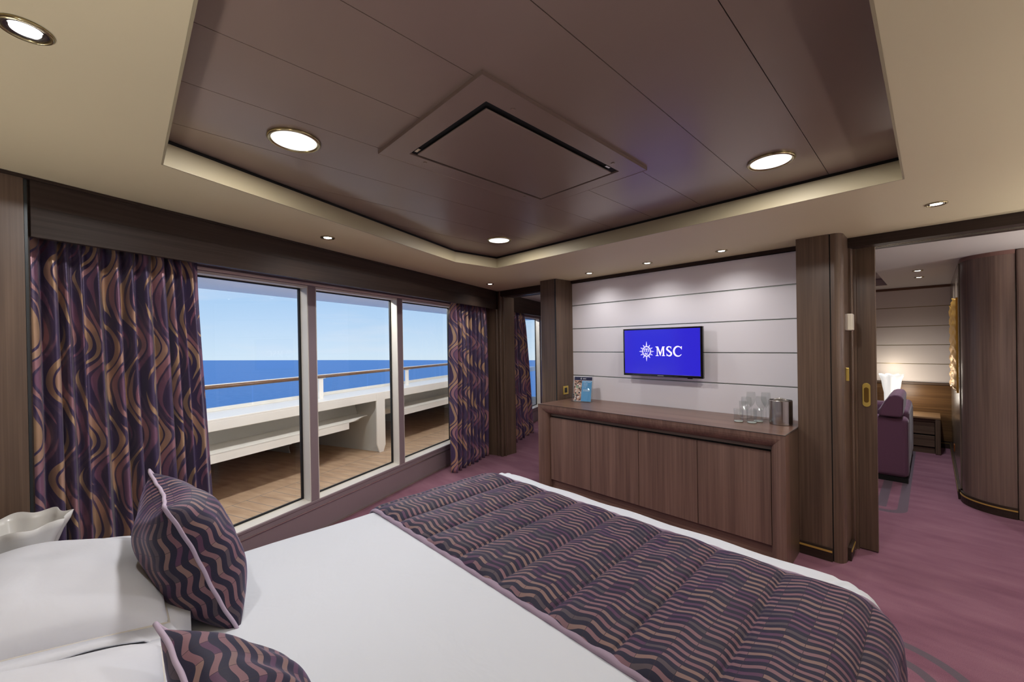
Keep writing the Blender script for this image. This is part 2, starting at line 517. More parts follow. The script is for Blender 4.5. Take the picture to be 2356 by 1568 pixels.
# brown metal planks lying in the recess
b = B()
xs = [-2.75, -2.352, -2.062, -1.771, -1.476, -1.190, -0.898, -0.613, -0.3265, -0.02]
for a, c_ in zip(xs[:-1], xs[1:]):
    b.box(a + .0012, c_ - .0012, 0.02, 2.46, 2.198, 2.215)
obj('ceiling_panel', b, bronze, ceil)
obj('ceiling_backing', B().prism([(-2.2, YH - .1), (XR, YH - .1), (XR, YB + .1), (-5.8, YB + .1), (-2.34, -.62)], 2.216, 2.26), black, ceil)
def ring_strip(loop, th, z0, z1):
    b = B(); n = len(loop); cx = sum(p[0] for p in loop) / n; cy = sum(p[1] for p in loop) / n
    inn = []
    for i in range(n):
        p0, p1, p2 = Vector(loop[i - 1]), Vector(loop[i]), Vector(loop[(i + 1) % n])
        n1 = Vector((-(p1 - p0).y, (p1 - p0).x)).normalized(); n2 = Vector((-(p2 - p1).y, (p2 - p1).x)).normalized()
        c_ = Vector((cx, cy)) - p1
        if n1.dot(c_) < 0: n1 = -n1
        if n2.dot(c_) < 0: n2 = -n2
        bis = (n1 + n2).normalized(); inn.append(p1 + bis * th / max(.3, bis.dot(n1)))
    vs = [(p[0], p[1], z0) for p in loop] + [(p.x, p.y, z0) for p in inn] + [(p[0], p[1], z1) for p in loop] + [(p.x, p.y, z1) for p in inn]
    fs = []
    for i in range(n):
        j = (i + 1) % n
        fs += [(i, j, n + j, n + i), (n + i, n + j, 3 * n + j, 3 * n + i), (3 * n + i, 3 * n + j, 2 * n + j, 2 * n + i)]
    return b.add(vs, fs)
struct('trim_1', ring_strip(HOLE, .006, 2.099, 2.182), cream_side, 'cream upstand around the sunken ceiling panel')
obj('shadow_strip', ring_strip(HOLE, -.002, 2.183, 2.1975), black, ceil)  # black strip stands in for the shade inside the slit
# lounge ceiling
lc = struct('ceiling_lounge', tess([(XR, 3.56), (XR, YB + .1), (-5.7, YB + .1), (-4.0, 3.56)], [HOLE2], 2.10, 2.186), liv_ceil, 'pale grey ceiling of the lounge')
obj('ceiling_panel', B().box(-2.7, -0.34, 5.2, 6.45, 2.19, 2.2).box(-2.7, -0.34, 6.47, 7.12, 2.19, 2.2), flat('mauve_panel', (150, 132, 128), 0.4), lc)

# ---- slanted window wall, all built in its own frame
MUL = [(-0.20, 0.645, 0.66 - .075), (1.590, 1.660, 0), (2.605, 2.680, 0), (3.640, 4.16, 0)]
PEL = 1.872
wl = struct('wall_left', B().box(-0.6, 0.055, 0.0, 0.30, 0.0, 2.2), wood_v, 'dark wood wall on the window side')
inwall(wl)
obj('pelmet', B().box(0.071, 4.062, -0.004, 0.022, PEL, 2.2).box(0.071, 4.062, -0.006, -0.004, 1.985, 1.9852), dark_x, wl, bevel=.004)
obj('metal_strip', B().box(0.056, 0.064, 0.0, 0.02, 0.0, 2.09), gap, wl)
obj('head_trim', B().box(-0.6, 4.06, -0.012, 0.01, 2.088, 2.099), dark_x, wl)
obj('jamb_panel', B().box(0.0645, 0.0705, 0.008, 0.40, 0.0, 2.2), dark_x, wl)
obj('recess_soffit', B().box(0.071, 9.0, 0.024, 0.389, 1.935, 2.2), frame_m, wl)
obj('curtain_track', B().box(0.10, 4.02, 0.15, 0.19, 1.918, 1.9345).box(0.10, 4.02, 0.22, 0.26, 1.918, 1.9345), bright_trim, wl)
# pale enamelled bulkhead panel under the glass with a rolled top edge
sill = B().prism_x([(0.39, 0.0), (0.39, 0.224), (0.386, 0.230), (0.386, 0.246), (0.392, 0.25), (0.486, 0.25), (0.486, 0.0)], -0.6, 9.0)
obj('bulkhead_panel', sill, frame_m, wl, bevel=.003)
obj('bulkhead_bead', B().box(-0.6, 9.0, 0.3835, 0.3895, 0.188, 0.194).box(-0.6, 9.0, 0.375, 0.3895, 0.0, 0.012), bright_trim, wl)
mu = B()
for a, c_ in ((-0.6, 0.645), (1.590, 1.660), (2.605, 2.680), (3.640, 4.7), (5.62, 5.69), (6.62, 6.69), (7.6, 9.0)):
    mu.box(a, c_, 0.39, 0.486, 0.25, 1.90)
mu.box(-0.6, 9.0, 0.39, 0.486, 1.90, 2.2)
obj('header_rail', B().box(-0.6, 4.06, 0.372, 0.3895, 1.906, 1.922), flat('pale_rose_rail', (226, 208, 200), 0.35), wl, bevel=.003)
obj('mullions', mu, frame_m, wl, bevel=.003)

def window(n, a, c_, label):
    f = B(); g = B(); z0, z1 = 0.246, 1.905
    # white reveal lining of the opening
    for q in ((a - .001, a + .006, z0, z1), (c_ - .006, c_ + .001, z0, z1)):
        f.box(q[0], q[1], 0.392, 0.475, q[2], q[3])
    f.add([(a, .392, z0 + .004), (c_, .392, z0 + .004), (c_, .475, z0 + .02), (a, .475, z0 + .02), (a, .392, z0 - .004), (c_, .392, z0 - .004), (c_, .475, z0 - .004), (a, .475, z0 - .004)],
          [(0, 1, 2, 3), (7, 6, 5, 4), (0, 4, 5, 1), (1, 5, 6, 2), (2, 6, 7, 3), (3, 7, 4, 0)])
    f.box(a, c_, 0.392, 0.475, z1 - .02, z1 + .001)
    o = struct('window_%d' % n, f, frame_w, label); inwall(o)
    k = B()
    k.box(a + .006, a + .02, .466, .482, z0 + .02, z1 - .02).box(c_ - .02, c_ - .006, .466, .482, z0 + .02, z1 - .02)
    k.box(a + .02, c_ - .02, .466, .482, z0 + .02, z0 + .03).box(a + .02, c_ - .02, .466, .482, z1 - .03, z1 - .02)
    obj('gasket', k, rubber, o)
    obj('glass', B().box(a + .01, c_ - .01, .472, .478, z0 + .022, z1 - .022), pane, o)
    return o
window(1, .645, 1.59, 'left window pane beside the big curtain')
window(2, 1.66, 2.605, 'middle window pane')
window(3, 2.68, 3.64, 'right window pane beside the narrow curtain')
window(4, 4.70, 5.62, 'lounge window seen through the side passage')
window(5, 5.69, 6.62, 'second lounge window')
window(6, 6.69, 7.6, 'third lounge window')
# pelmet of the lounge windows
lp = struct('trim_2', B().box(4.23, 9.0, -0.004, 0.022, PEL, 2.19), dark_x, 'dark pelmet over the lounge windows'); inwall(lp)
tk = B().box(4.3, 8.9, 0.06, 0.14, 1.90, 1.934)
obj('curtain_track', tk, bright_trim, lp)

# ---- partition between bedroom and lounge
# stub and moulded jamb beside the window wall
j = B()
j.prism([(-3.852, 3.452), (-3.79, 3.452), (-3.79, 3.69), (-3.98, 3.69), (-4.30, 3.60), (-4.235, 3.31), (-3.88, 3.44)], 0, 2.19)
jamb = struct('trim_3', j, wood_v, 'fluted dark wood jamb in the window corner')
fl = B()
for i, (x0, y0, r) in enumerate(((-3.865, 3.452, .022), (-3.825, 3.458, .012), (-3.800, 3.452, .016), (-3.785, 3.50, .014))):
    fl.lathe([(r, 0), (r, 2.10)], (x0, y0, 0), 16)
obj('moulding', fl, wood_v, jamb, smooth=False)
struct('trim_4', B().box(-3.82, -2.915, 3.455, 3.70, 2.028, 2.19).box(-3.82, -2.915, 3.445, 3.456, 2.035, 2.099), dark_x, 'dark lintel over the side passage', bevel=.002)
struct('trim_5', B().box(-3.80, -2.915, 3.50, 3.51, 2.018, 2.028), bright_trim, 'thin metal strip under the passage lintel')
# left pilaster
pl = struct('trim_6', B().box(-2.922, -2.703, 3.243, 3.72, 0, 2.12), wood_v, 'dark wood pilaster left of the sideboard', bevel=.006)
obj('metal_strip', B().box(-2.716, -2.706, 3.238, 3.243, 0.0, 2.098), gap, pl)
obj('metal_strip', B().box(-2.926, -2.922, 3.250, 3.258, 0.0, 2.098), gap, pl)
# television wall: five pale boards with slim inlays
wb = struct('wall_back', B().box(-2.703, -0.63, 3.535, 3.72, 0, 2.12), black, 'wall of pale horizontal boards behind the television')
zz = [0.0, 0.33, 0.58, 0.83, 1.08, 1.33, 1.58, 1.83, 2.073]
b = B(); g = B()
for a, c_ in zip(zz[:-1], zz[1:]):
    b.box(-2.703, -0.63, YP, 3.534, a + .0045, c_ - .0045)
    if c_ < 2.0: g.box(-2.703, -0.63, YP + .003, 3.534, c_ - .0045, c_ + .0020)
obj('wall_board', b, panel_white, wb, bevel=.0015, seg=1)
obj('inlay_strip', g, inlay, wb)
obj('head_trim', B().box(-2.703, -0.63, 3.495, 3.534, 2.073, 2.10), dark_x, wb)
# right pilaster with its rounded corner post, skirting and brass line
pr = struct('trim_7', B().box(-0.628, -0.452, 3.26, 3.72, 0, 2.12), wood_v, 'dark wood pilaster right of the sideboard')
post = [(-0.446, 3.72), (-0.446, 3.262)] + [(-0.446 + .012 + .048 * math.sin(a) * 1.0, 3.262 + .062 - .062 * math.cos(a)) for a in [i * PI / 2 / 10 for i in range(11)]] + [(-0.386, 3.34), (-0.386, 3.72)]
obj('corner_post', B().prism(post, 0, 2.12), wood_v, pr, smooth=False)
obj('gap_strip', B().box(-0.452, -0.446, 3.268, 3.7, 0, 2.10), black, pr)
obj('skirting', B().box(-0.627, -0.453, 3.248, 3.26, 0.0, 0.085).box(-0.386, -0.368, 3.345, 3.51, 0, 0.085), dark_x, pr, bevel=.002)
obj('brass_strip', B().box(-0.627, -0.453, 3.244, 3.2485, 0.060, 0.072).box(-0.3685, -0.364, 3.345, 3.512, 0.060, 0.072), brass, pr)
obj('jamb_moulding', B().box(-0.386, -0.374, 3.515, 3.535, 0, 2.035).lathe([(.018, 0), (.018, 2.035)], (-0.384, 3.556, 0), 14).box(-0.386, -0.352, 3.572, 3.588, 0, 2.035), wood_v, pr)
# header over the wide opening, with bright track
hd = struct('trim_8', B().box(-0.386, XR, 3.50, 3.585, 2.036, 2.12).box(-0.386, XR, 3.64, 3.72, 2.036, 2.19), dark_x, 'dark header over the wide sliding door opening')
obj('door_track', B().box(-0.386, XR, 3.588, 3.592, 2.034, 2.05).box(-0.386, XR, 3.634, 3.638, 2.034, 2.05), bright_trim, hd)
struct('wall_right', B().box(XR - .05, XR + .1, YH - .1, YB, 0, 2.2), panel_white, 'right side wall')
struct('wall_front', B().box(-2.26, XR, YH - .15, YH, 0, 2.2), wood_v, 'wall behind the bed head')
# sliding door leaf, mostly inside its pocket
dr = struct('door_1', B().box(-0.60, -0.257, 3.594, 3.632, 0.006, 2.05), wood_v, 'dark wood sliding door leaf', bevel=.002)
def capsule(cx, cz, hw, hh, n=10):
    pts = []
    for i in range(n + 1):
        a = PI * i / n; pts.append((cx + hw * math.cos(a), cz + hh - hw + hw * math.sin(a)))
    for i in range(n + 1):
        a = PI + PI * i / n; pts.append((cx + hw * math.cos(a), cz - hh + hw + hw * math.sin(a)))
    return pts
hp = obj('handle', B().prism_y(capsule(-0.308, 1.049, .0205, .080), 3.588, 3.594), brass, dr, bevel=.0015)
obj('finger_recess', B().prism_y(capsule(-0.308, 1.049, .0125, .051), 3.5865, 3.588), flat('shaded_brass', (150, 118, 62), 0.3, 1.0), hp)

# ---- lounge walls
wf = struct('wall_far', B().box(-6.0, 0.4, YB, YB + .1, 0, 2.19), black, 'far lounge wall of cream boards over wood')
b = B(); g = B()
zz = [0.83, 1.075, 1.325, 1.575, 1.83, 2.07]
for a, c_ in zip(zz[:-1], zz[1:]):
    b.box(-6.0, 0.3, YB - .02, YB, a + .004, c_ - .004)
    g.box(-6.0, 0.3, YB - .016, YB, c_ - .004, c_ + .004)
obj('wall_board', b, flat('cream_wall_board', (226, 214, 204), 0.5), wf)
obj('inlay_strip', g, gold_inlay, wf)
obj('dado_panel', B().box(-6.0, 0.3, YB - .035, YB - .001, 0.09, 0.80), wood('oak_dado', 0, (70, 48, 28), (104, 74, 44), (130, 96, 60)), wf)
obj('dado_rail', B().box(-6.0, 0.3, YB - .05, YB - .001, 0.806, 0.83), wood_x, wf)
obj('head_trim', B().box(-6.0, 0.3, YB - .03, YB - .001, 2.07, 2.098), wood('red_wood_trim', 0, (84, 56, 44), (110, 76, 60), (130, 92, 74)), wf)
bb = struct('baseboard_far', B().box(-6.0, 0.172, YB - .055, YB - .036, 0, 0.085), dark_x, 'dark skirting of the far lounge wall')
obj('brass_strip', B().box(-6.0, 0.172, YB - .058, YB - .0545, .060, .070), gold_inlay, bb)
# curved wall: straight side, then a quarter round, then facing the bedroom
def arc(cx, cy, r, a0, a1, n=18):
    return [(cx + r * math.cos(a0 + (a1 - a0) * i / n), cy + r * math.sin(a0 + (a1 - a0) * i / n)) for i in range(n + 1)]
R_ = 0.27
curved_wood = wood('grey_brown_curved_panel', 2, (92, 76, 68), (118, 98, 88), (138, 116, 102), rough=.33)
cw = [(0.175, YB)] + arc(0.175 + R_, 4.985 + R_, R_, PI, 1.5 * PI) + [(0.452, 4.985)]
poly = cw + [(0.452, YB)]
struct('wall_curved', B().prism(poly, 0, 2.068), curved_wood, 'curved dark wood wall at the lounge entrance')
def offs(path, d):
    o = []
    for i, p in enumerate(path):
        a = Vector(path[max(0, i - 1)]); c_ = Vector(path[min(len(path) - 1, i + 1)]); t_ = (c_ - a).normalized(); n_ = Vector((t_.y, -t_.x)); o.append((p[0] + n_.x * d, p[1] + n_.y * d))
    return o
def strip(path, d0, d1, z0, z1):
    i = offs(path, d0); o = offs(path, d1); n = len(path)
    b = B()
    vs = [(x, y, z0) for x, y in i] + [(x, y, z0) for x, y in o] + [(x, y, z0 + z1 - z0) for x, y in i] + [(x, y, z1) for x, y in o]
    fs = []
    for k in range(n - 1):
        fs += [(k, k + 1, n + k + 1, n + k), (2 * n + k, 3 * n + k, 3 * n + k + 1, 2 * n + k + 1), (n + k, n + k + 1, 3 * n + k + 1, 3 * n + k), (k, 2 * n + k, 2 * n + k + 1, k + 1)]
    fs += [(0, n, 3 * n, 2 * n), (n - 1, 3 * n - 1 - n + n * 1 - n * 0 if False else 3 * n - 1, 4 * n - 1, 2 * n - 1)]
    return b.add(vs, fs)
sgn = -1
test = offs(cw, 0.01)
sgn = 1 if test[0][0] < 0.175 else -1
bc = struct('baseboard_curved', strip(cw[1:], 0.0, sgn * .012, 0, 0.088), dark_x, 'dark skirting along the curved wall')
obj('brass_strip', strip(cw[1:], sgn * .0122, sgn * .016, .060, .071), brass, bc)
struct('trim_9', strip(cw, sgn * -.03, sgn * .004, 2.068, 2.10), flat('reddish_cornice', (132, 98, 88), 0.45), 'reddish cornice on the curved wall')
# light side lining of the lounge wall near the lamp
struct('wall_side', B().box(0.165, 0.1745, 5.30, YB - .04, 0.09, 2.07), wood('satin_side_panel', 2, (92, 80, 68), (112, 98, 84), (128, 112, 96), rough=0.22, spec=0.8), 'satin side wall of the lounge')
bs = struct('baseboard_side', B().box(0.150, 0.1645, 5.28, YB - .06, 0, 0.088), dark_x, 'skirting along the lounge side wall')
obj('metal_strip', B().box(0.146, 0.150, 5.28, YB - .06, .060, .072), gold_inlay, bs)
# entrance column right of the curved wall
ec = struct('trim_10', B().prism([(0.456, 4.972), (0.50, 4.968), (0.53, 4.985), (0.53, 5.4), (0.456, 5.4)], 0, 2.10), curved_wood, 'dark wood column right of the curved wall', bevel=.01)
struct('wall_entry', B().box(0.535, XR, 5.02, 5.15, 0, 2.19), curved_wood, 'dark wood panel at the right edge')

# ------------------------------------------------------------------ CEILING LIGHTS
def spot_fix(loc, label, group, energy, col=(1, .97, .94), cone=2.6):
    t_ = thing('recessed_spotlight', label, 'ceiling light', loc, 0, group)
    obj('trim_ring', B().lathe([(.041, 0), (.0415, -.003), (.038, -.006), (.034, -.0045), (.033, 0.0), (.041, 0.0005)], (0, 0, 0), 32, cap=False), ring_brass, t_, smooth=True)
    obj('reflector', B().lathe([(.034, -.002), (.029, -.0035), (.026, -.0015), (.022, -.001)], (0, 0, 0), 32, cap=False), chrome_d, t_, smooth=True)
    obj('bulb', B().lathe([(.0225, -.0008), (.022, -.003), (.015, -.0045), (.002, -.005)], (0, 0, 0), 24), bulb, t_, smooth=True)
    ld = D.lights.new('spot', 'SPOT'); ld.energy = energy; ld.spot_size = cone; ld.spot_blend = 1.0; ld.shadow_soft_size = 0.025; ld.color = col
    lo = D.objects.new('lamp_light', ld); COL.objects.link(lo); lo.parent = t_; lo.location = (0, 0, -.012)
    return t_
GS = 'small spotlights in the cream ceiling'
Zc = 2.0995
spot_fix((-2.552, .907, Zc), 'small spotlight above the windows, between curtain and ceiling panel', GS, SPOT)
spot_fix((-3.398, 2.944, Zc), 'small spotlight nearest the corner of the narrow curtain', GS, SPOT)
spot_fix((-2.283, 3.244, Zc), 'leftmost of three spotlights over the television wall', GS, SPOT)
spot_fix((-1.673, 3.222, Zc), 'middle of three spotlights over the television wall', GS, SPOT)
spot_fix((-1.083, 3.227, Zc), 'rightmost of three spotlights over the television wall', GS, SPOT)
spot_fix((.021, 2.950, Zc), 'starry spotlight before the dark door header', GS, SPOT)
big = spot_fix((-1.292, -.137, Zc), 'large close spotlight at the top left corner', GS, SPOT * 1.4)
big.scale = (1.0, 1.0, 1.0)
spot_fix((.30, .60, Zc), 'added spotlight beside the bed, out of view', GS, SPOT)  # extra spot added out of view to brighten the bedroom
GL = 'small spotlights in the lounge ceiling'
spot_fix((.024, 4.041, Zc), 'lounge spotlight just behind the door header', GL, SPOT_LIV, (.93, .95, 1))
spot_fix((-.094, 5.772, Zc), 'upper of the two small far lounge spotlights', GL, SPOT_LIV, (.93, .95, 1))
spot_fix((-.094, 6.418, Zc), 'lower of the two small far lounge spotlights', GL, SPOT_LIV, (.93, .95, 1))
spot_fix((-2.9, 5.0, Zc), 'added lounge spotlight near the windows, out of view', GL, SPOT_LIV, (.93, .95, 1))  # unseen extra spot, added for more light in the lounge

def disc_fix(loc, label):
    t_ = thing('round_ceiling_light', label, 'ceiling light', loc, 0, 'round lights in the brown ceiling panel')
    obj('trim_ring', B().lathe([(.088, .0), (.089, -.006), (.084, -.0105), (.077, -.008), (.074, -.003), (.074, 0)], (0, 0, 0), 48, cap=False), ring_brass, t_, smooth=True)
    obj('diffuser', B().lathe([(.0745, -.002), (.0735, -.006), (.05, -.0085), (.002, -.0095)], (0, 0, 0), 48), diffuser, t_, smooth=True)
    ld = D.lights.new('disc', 'AREA'); ld.shape = 'DISK'; ld.size = .14; ld.energy = DISC; ld.color = (1, .97, .95)
    lo = D.objects.new('lamp_light', ld); COL.objects.link(lo); lo.parent = t_; lo.location = (0, 0, -.014)
    return t_
disc_fix((-1.622, .464, 2.198), 'round light nearest the big curtain in the brown panel')
disc_fix((-2.200, 2.000, 2.198), 'round light in the far left tip of the brown panel')
disc_fix((-.472, 2.007, 2.198), 'round light at the right side of the brown panel')

def uplight(loc, label, energy, rz=0.0):  # unseen fill lamps, added to throw more light on the ceilings
    t_ = thing('added_uplight', label, 'added fill lamp', loc, rz, 'added upward fill lamps out of view')
    obj('bowl', B().lathe([(.02, -.10), (.07, -.05), (.10, .0), (.097, .0), (.066, -.046), (.004, -.09)], (0, 0, 0), 32, cap=False), brass, t_, smooth=True)
    obj('wall_plate', B().box(-.03, .03, -.125, -.07, -.10, .02), brass, t_)
    ld = D.lights.new('uplight', 'SPOT'); ld.energy = energy; ld.spot_size = 2.75; ld.spot_blend = 1.0; ld.shadow_soft_size = .07; ld.color = (1, .96, .92)
    lo = D.objects.new('lamp_light', ld); COL.objects.link(lo); lo.parent = t_; lo.location = (0, 0, -.01); lo.rotation_euler = (PI, 0, 0)
    return t_
uplight((-1.75, YH + .125, 1.15), 'left added upward fill lamp over the bed head', UP * .28)
uplight((-.20, YH + .125, 1.15), 'right added upward fill lamp over the bed head', UP * 1.1)
uplight((XR - .175, 1.6, 1.15), 'added upward fill lamp on the right bedroom wall', UP * 1.5, -PI / 2)
uplight((XR - .175, 3.05, 1.15), 'added upward fill lamp on the right wall near the door header', UP * 1.6, -PI / 2)
uplight((XR - .175, 4.3, 1.15), 'added upward fill lamp in the lounge entrance', UP * 2.2, -PI / 2)
uplight((-2.2, 3.72 + .125, 1.15), 'added upward fill lamp on the lounge side of the partition', UP * 3.0)

# square air vent / hatch in the brown panel
av = thing('ceiling_vent', 'square brown air vent with black slot in the sunken ceiling panel', 'air vent', (0, 0, 2.1978))
fx = [(-0.862, 0.730), (-1.497, 0.730), (-1.497, 1.668), (-0.862, 1.668)]
ix = [(-0.953, 0.822), (-1.420, 0.822), (-1.420, 1.590), (-0.953, 1.590)]
obj('frame', tess(fx, [ix], -0.011, 0.0), bronze, av, bevel=.002)
obj('slot', tess([(-0.950, 0.819), (-1.423, 0.819), (-1.423, 1.593), (-0.950, 1.593)], [[(-1.0, .87), (-1.37, .87), (-1.37, 1.54), (-1.0, 1.54)]], -0.003, -0.001), black, av)
obj('cover_plate', B().box(-1.395, -0.978, 0.843, 1.567, -0.0165, -0.011), bronze, av, bevel=.0015)
for x_, y_ in ((-.928, .913), (-1.444, .908), (-.926, 1.497), (-1.442, 1.494)):
    obj('screw_cap', B().lathe([(.008, 0), (.008, -.0025), (.007, -.003)], (x_, y_, -.011), 16), bronze, av)
obj('latch', B().box(-1.39, -1.36, .826, .838, -.010, -.004), steel, av)
obj('latch', B().box(-.968, -.958, 1.50, 1.53, -.010, -.004), steel, av)

# ------------------------------------------------------------------ SIDEBOARD
FY = 2.915; XL = -2.680; XRt = -0.628; TOP = 0.840
sb = thing('sideboard', 'long walnut sideboard with four flush doors under the television', 'sideboard', (0, 0, 0))
obj('worktop', B().box(XL + .004, XRt - .004, FY + .004, YP - .003, TOP - .012, TOP), door_x, sb)
obj('edge_inlay', B().box(XL, XRt, FY - .0005, FY + .004, TOP - .0025, TOP + .0005).box(XRt - .004, XRt + .001, FY, 3.25, TOP - .0025, TOP + .0005), gap, sb)
# mitred rounded frame: profile swept over post - rail - post
def prof(n=8):
    # (inset from outer edge, depth behind front face)
    pts = [(0.0, 0.0)]
    for i in range(n + 1):
        a = PI / 2 * i / n
        pts.append((0.012 + 0.080 * math.sin(a), 0.072 - 0.070 * math.cos(a)))
    return pts + [(0.092, 0.10), (0.0, 0.10)]
P_ = prof()
def frame_mesh():
    b = B(); secs = []
    # path corners of the outer edge: bottom-left, top-left, top-right, bottom-right; inset direction at each
    for (x, z, ix_, iz_) in ((XL, 0.0, 1, 0), (XL, TOP - .002, 1, -1), (XRt, TOP - .002, -1, -1), (XRt, 0.0, -1, 0)):
        secs.append([(x + ix_ * p, FY + d, z + iz_ * p) for p, d in P_])
    n = len(P_); vs = [q for s_ in secs for q in s_]
    fs = []
    for k in range(3):
        for i in range(n):
            a, c_ = k * n + i, k * n + (i + 1) % n
            fs.append((a, c_, c_ + n, a + n))
    fs += [tuple(range(n)), tuple(range(3 * n, 4 * n))[::-1]]
    return b.add(vs, fs)
fm = frame_mesh()
obj('frame_moulding', fm, wood('walnut_moulding', 2, *MD), sb)
obj('side_panel', B().box(XL, XL + .02, FY + .10, YP - .005, 0, TOP - .012), wood_v, sb)
obj('side_panel', B().box(XRt - .02, XRt, FY + .10, 3.255, 0, TOP - .012), wood_v, sb)
obj('carcass', B().box(XL + .03, XRt - .03, 3.02, YP - .01, 0.05, 0.80), black, sb)
obj('plinth', B().box(XL + .092, XRt - .092, 3.012, 3.03, 0.0, 0.115), door_x, sb)
obj('rail_strip', B().box(XL + .092, XRt - .092, 3.0, 3.02, 0.722, 0.75), flat('taupe_edge', (120, 104, 90), 0.35, 0.2), sb)
dx = [-2.585, -2.1175, -1.6515, -1.186, -0.722]
for a, c_ in zip(dx[:-1], dx[1:]):
    obj('door', B().box(a + .002, c_ - .002, 2.982, 3.001, 0.108, 0.712), door_v, sb, bevel=.0012, seg=1)

# ------------------------------------------------------------------ TELEVISION
TX0, TX1, TZ0, TZ1, TY = -2.021, -1.294, 1.119, 1.551, 3.40
tv = thing('television', 'wall mounted television with blue screen and white compass logo', 'television', ((TX0 + TX1) / 2, TY, (TZ0 + TZ1) / 2))
hw, hh = (TX1 - TX0) / 2, (TZ1 - TZ0) / 2
b = B()
b.box(-hw, hw, 0, .03, hh - .014, hh).box(-hw, hw, 0, .03, -hh, -hh + .021).box(-hw, -hw + .013, 0, .03, -hh + .021, hh - .014).box(hw - .022, hw, 0, .03, -hh + .021, hh - .014)
obj('bezel', b, plastic_k, tv, bevel=.004, seg=3)
obj('back_shell', B().box(-hw + .02, hw - .02, .028, .055, -hh + .03, hh - .03), plastic_k, tv, bevel=.01)
scr = obj('screen', B().box(-hw + .013, hw - .022, .004, .02, -hh + .021, hh - .014), screen_blue, tv)
obj('wall_bracket', B().box(-.12, .12, .055, .11, -.10, .10), rubber, tv)
obj('maker_badge', B().box(-.028, .028, -.0012, 0, -hh + .006, -hh + .013), steel, tv)
obj('power_button', B().box(hw - .13, hw - .09, .004, .02, -hh - .006, -hh), plastic_k, tv)
# lettering and emblem as flat strokes on the screen (local x,z)
def stroke(b, pts, w, y=0.0):
    P = [Vector((p[0], p[1])) for p in pts]
    ww = w if isinstance(w, (list, tuple)) else [w] * len(P)
    Lf = []; Rt = []
    for i, p in enumerate(P):
        a = P[max(0, i - 1)]; c_ = P[min(len(P) - 1, i + 1)]; t_ = (c_ - a).normalized(); n_ = Vector((-t_.y, t_.x)) * ww[i] / 2
        Lf.append(p + n_); Rt.append(p - n_)
    n = len(P)
    vs = [(q.x, y, q.y) for q in Lf + Rt] + [(q.x, y + .0008, q.y) for q in Lf + Rt]
    fs = []
    for i in range(n - 1):
        fs += [(i, i + 1, n + i + 1, n + i), (2 * n + i, 3 * n + i, 3 * n + i + 1, 2 * n + i + 1)]
    b.add(vs, fs)
def epts(cx, cy, rx, ry, a0, a1, n=24):
    return [(cx + rx * math.cos(math.radians(a0 + (a1 - a0) * i / n)), cy + ry * math.sin(math.radians(a0 + (a1 - a0) * i / n))) for i in range(n + 1)]
def letter_M(b, x, z, w, h, y):
    s_ = h * .05
    b.prism_y([(x, z), (x + .34 * w, z), (x + .34 * w, z + s_), (x + .23 * w, z + 2 * s_), (x + .23 * w, z + h * .74), (x + .5 * w, z), (x + .54 * w, z), (x + .78 * w, z + h * .76), (x + .78 * w, z + 2 * s_), (x + .68 * w, z + s_), (x + .68 * w, z), (x + 1.03 * w, z), (x + 1.03 * w, z + s_), (x + .94 * w, z + 2 * s_), (x + .94 * w, z + h - 2 * s_), (x + 1.0 * w, z + h - s_), (x + 1.0 * w, z + h), (x + .75 * w, z + h), (x + .53 * w, z + h * .36), (x + .29 * w, z + h), (x, z + h), (x, z + h - s_), (x + .09 * w, z + h - 2 * s_), (x + .14 * w, z + h * .8), (x + .14 * w, z + 2 * s_), (x, z + s_)], y, y + .0008)
def letter_S(b, x, z, w, h, y):
    cx = x + w / 2; r = h * .27
    pts = epts(cx, z + h - r - h * .03, w * .36, r, 25, 180, 12) + epts(cx, z + h * .5, w * .36, h * .0, 180, 180, 1)[:0]
    pts = epts(cx, z + h * .735, w * .35, h * .215, 20, 190, 12)
    pts += [(cx - w * .12, z + h * .57), (cx + w * .10, z + h * .46)]
    pts += epts(cx, z + h * .265, w * .36, h * .215, 25, -160, 14)
    n = len(pts); ws = [h * (.05 + .12 * math.sin(PI * i / (n - 1)) ** .9) for i in range(n)]
    stroke(b, pts, ws, y)
    b.prism_y([(cx + w * .40, z + h * .70), (cx + w * .34, z + h * .98), (cx + w * .29, z + h * .98), (cx + w * .26, z + h * .84)], y, y + .0008)
    b.prism_y([(cx - w * .44, z + h * .32), (cx - w * .40, z + h * .02), (cx - w * .35, z + h * .02), (cx - w * .30, z + h * .16)], y, y + .0008)
def letter_C(b, x, z, w, h, y):
    cx = x + w * .53
    pts = epts(cx, z + h * .5, w * .45, h * .47, 38, 322, 28)
    n = len(pts); ws = [h * (.045 + .135 * math.sin(PI * i / (n - 1))) for i in range(n)]
    stroke(b, pts, ws, y)
    b.prism_y([(cx + w * .40, z + h * .66), (cx + w * .42, z + h * .99), (cx + w * .36, z + h * .99), (cx + w * .26, z + h * .86)], y, y + .0008)
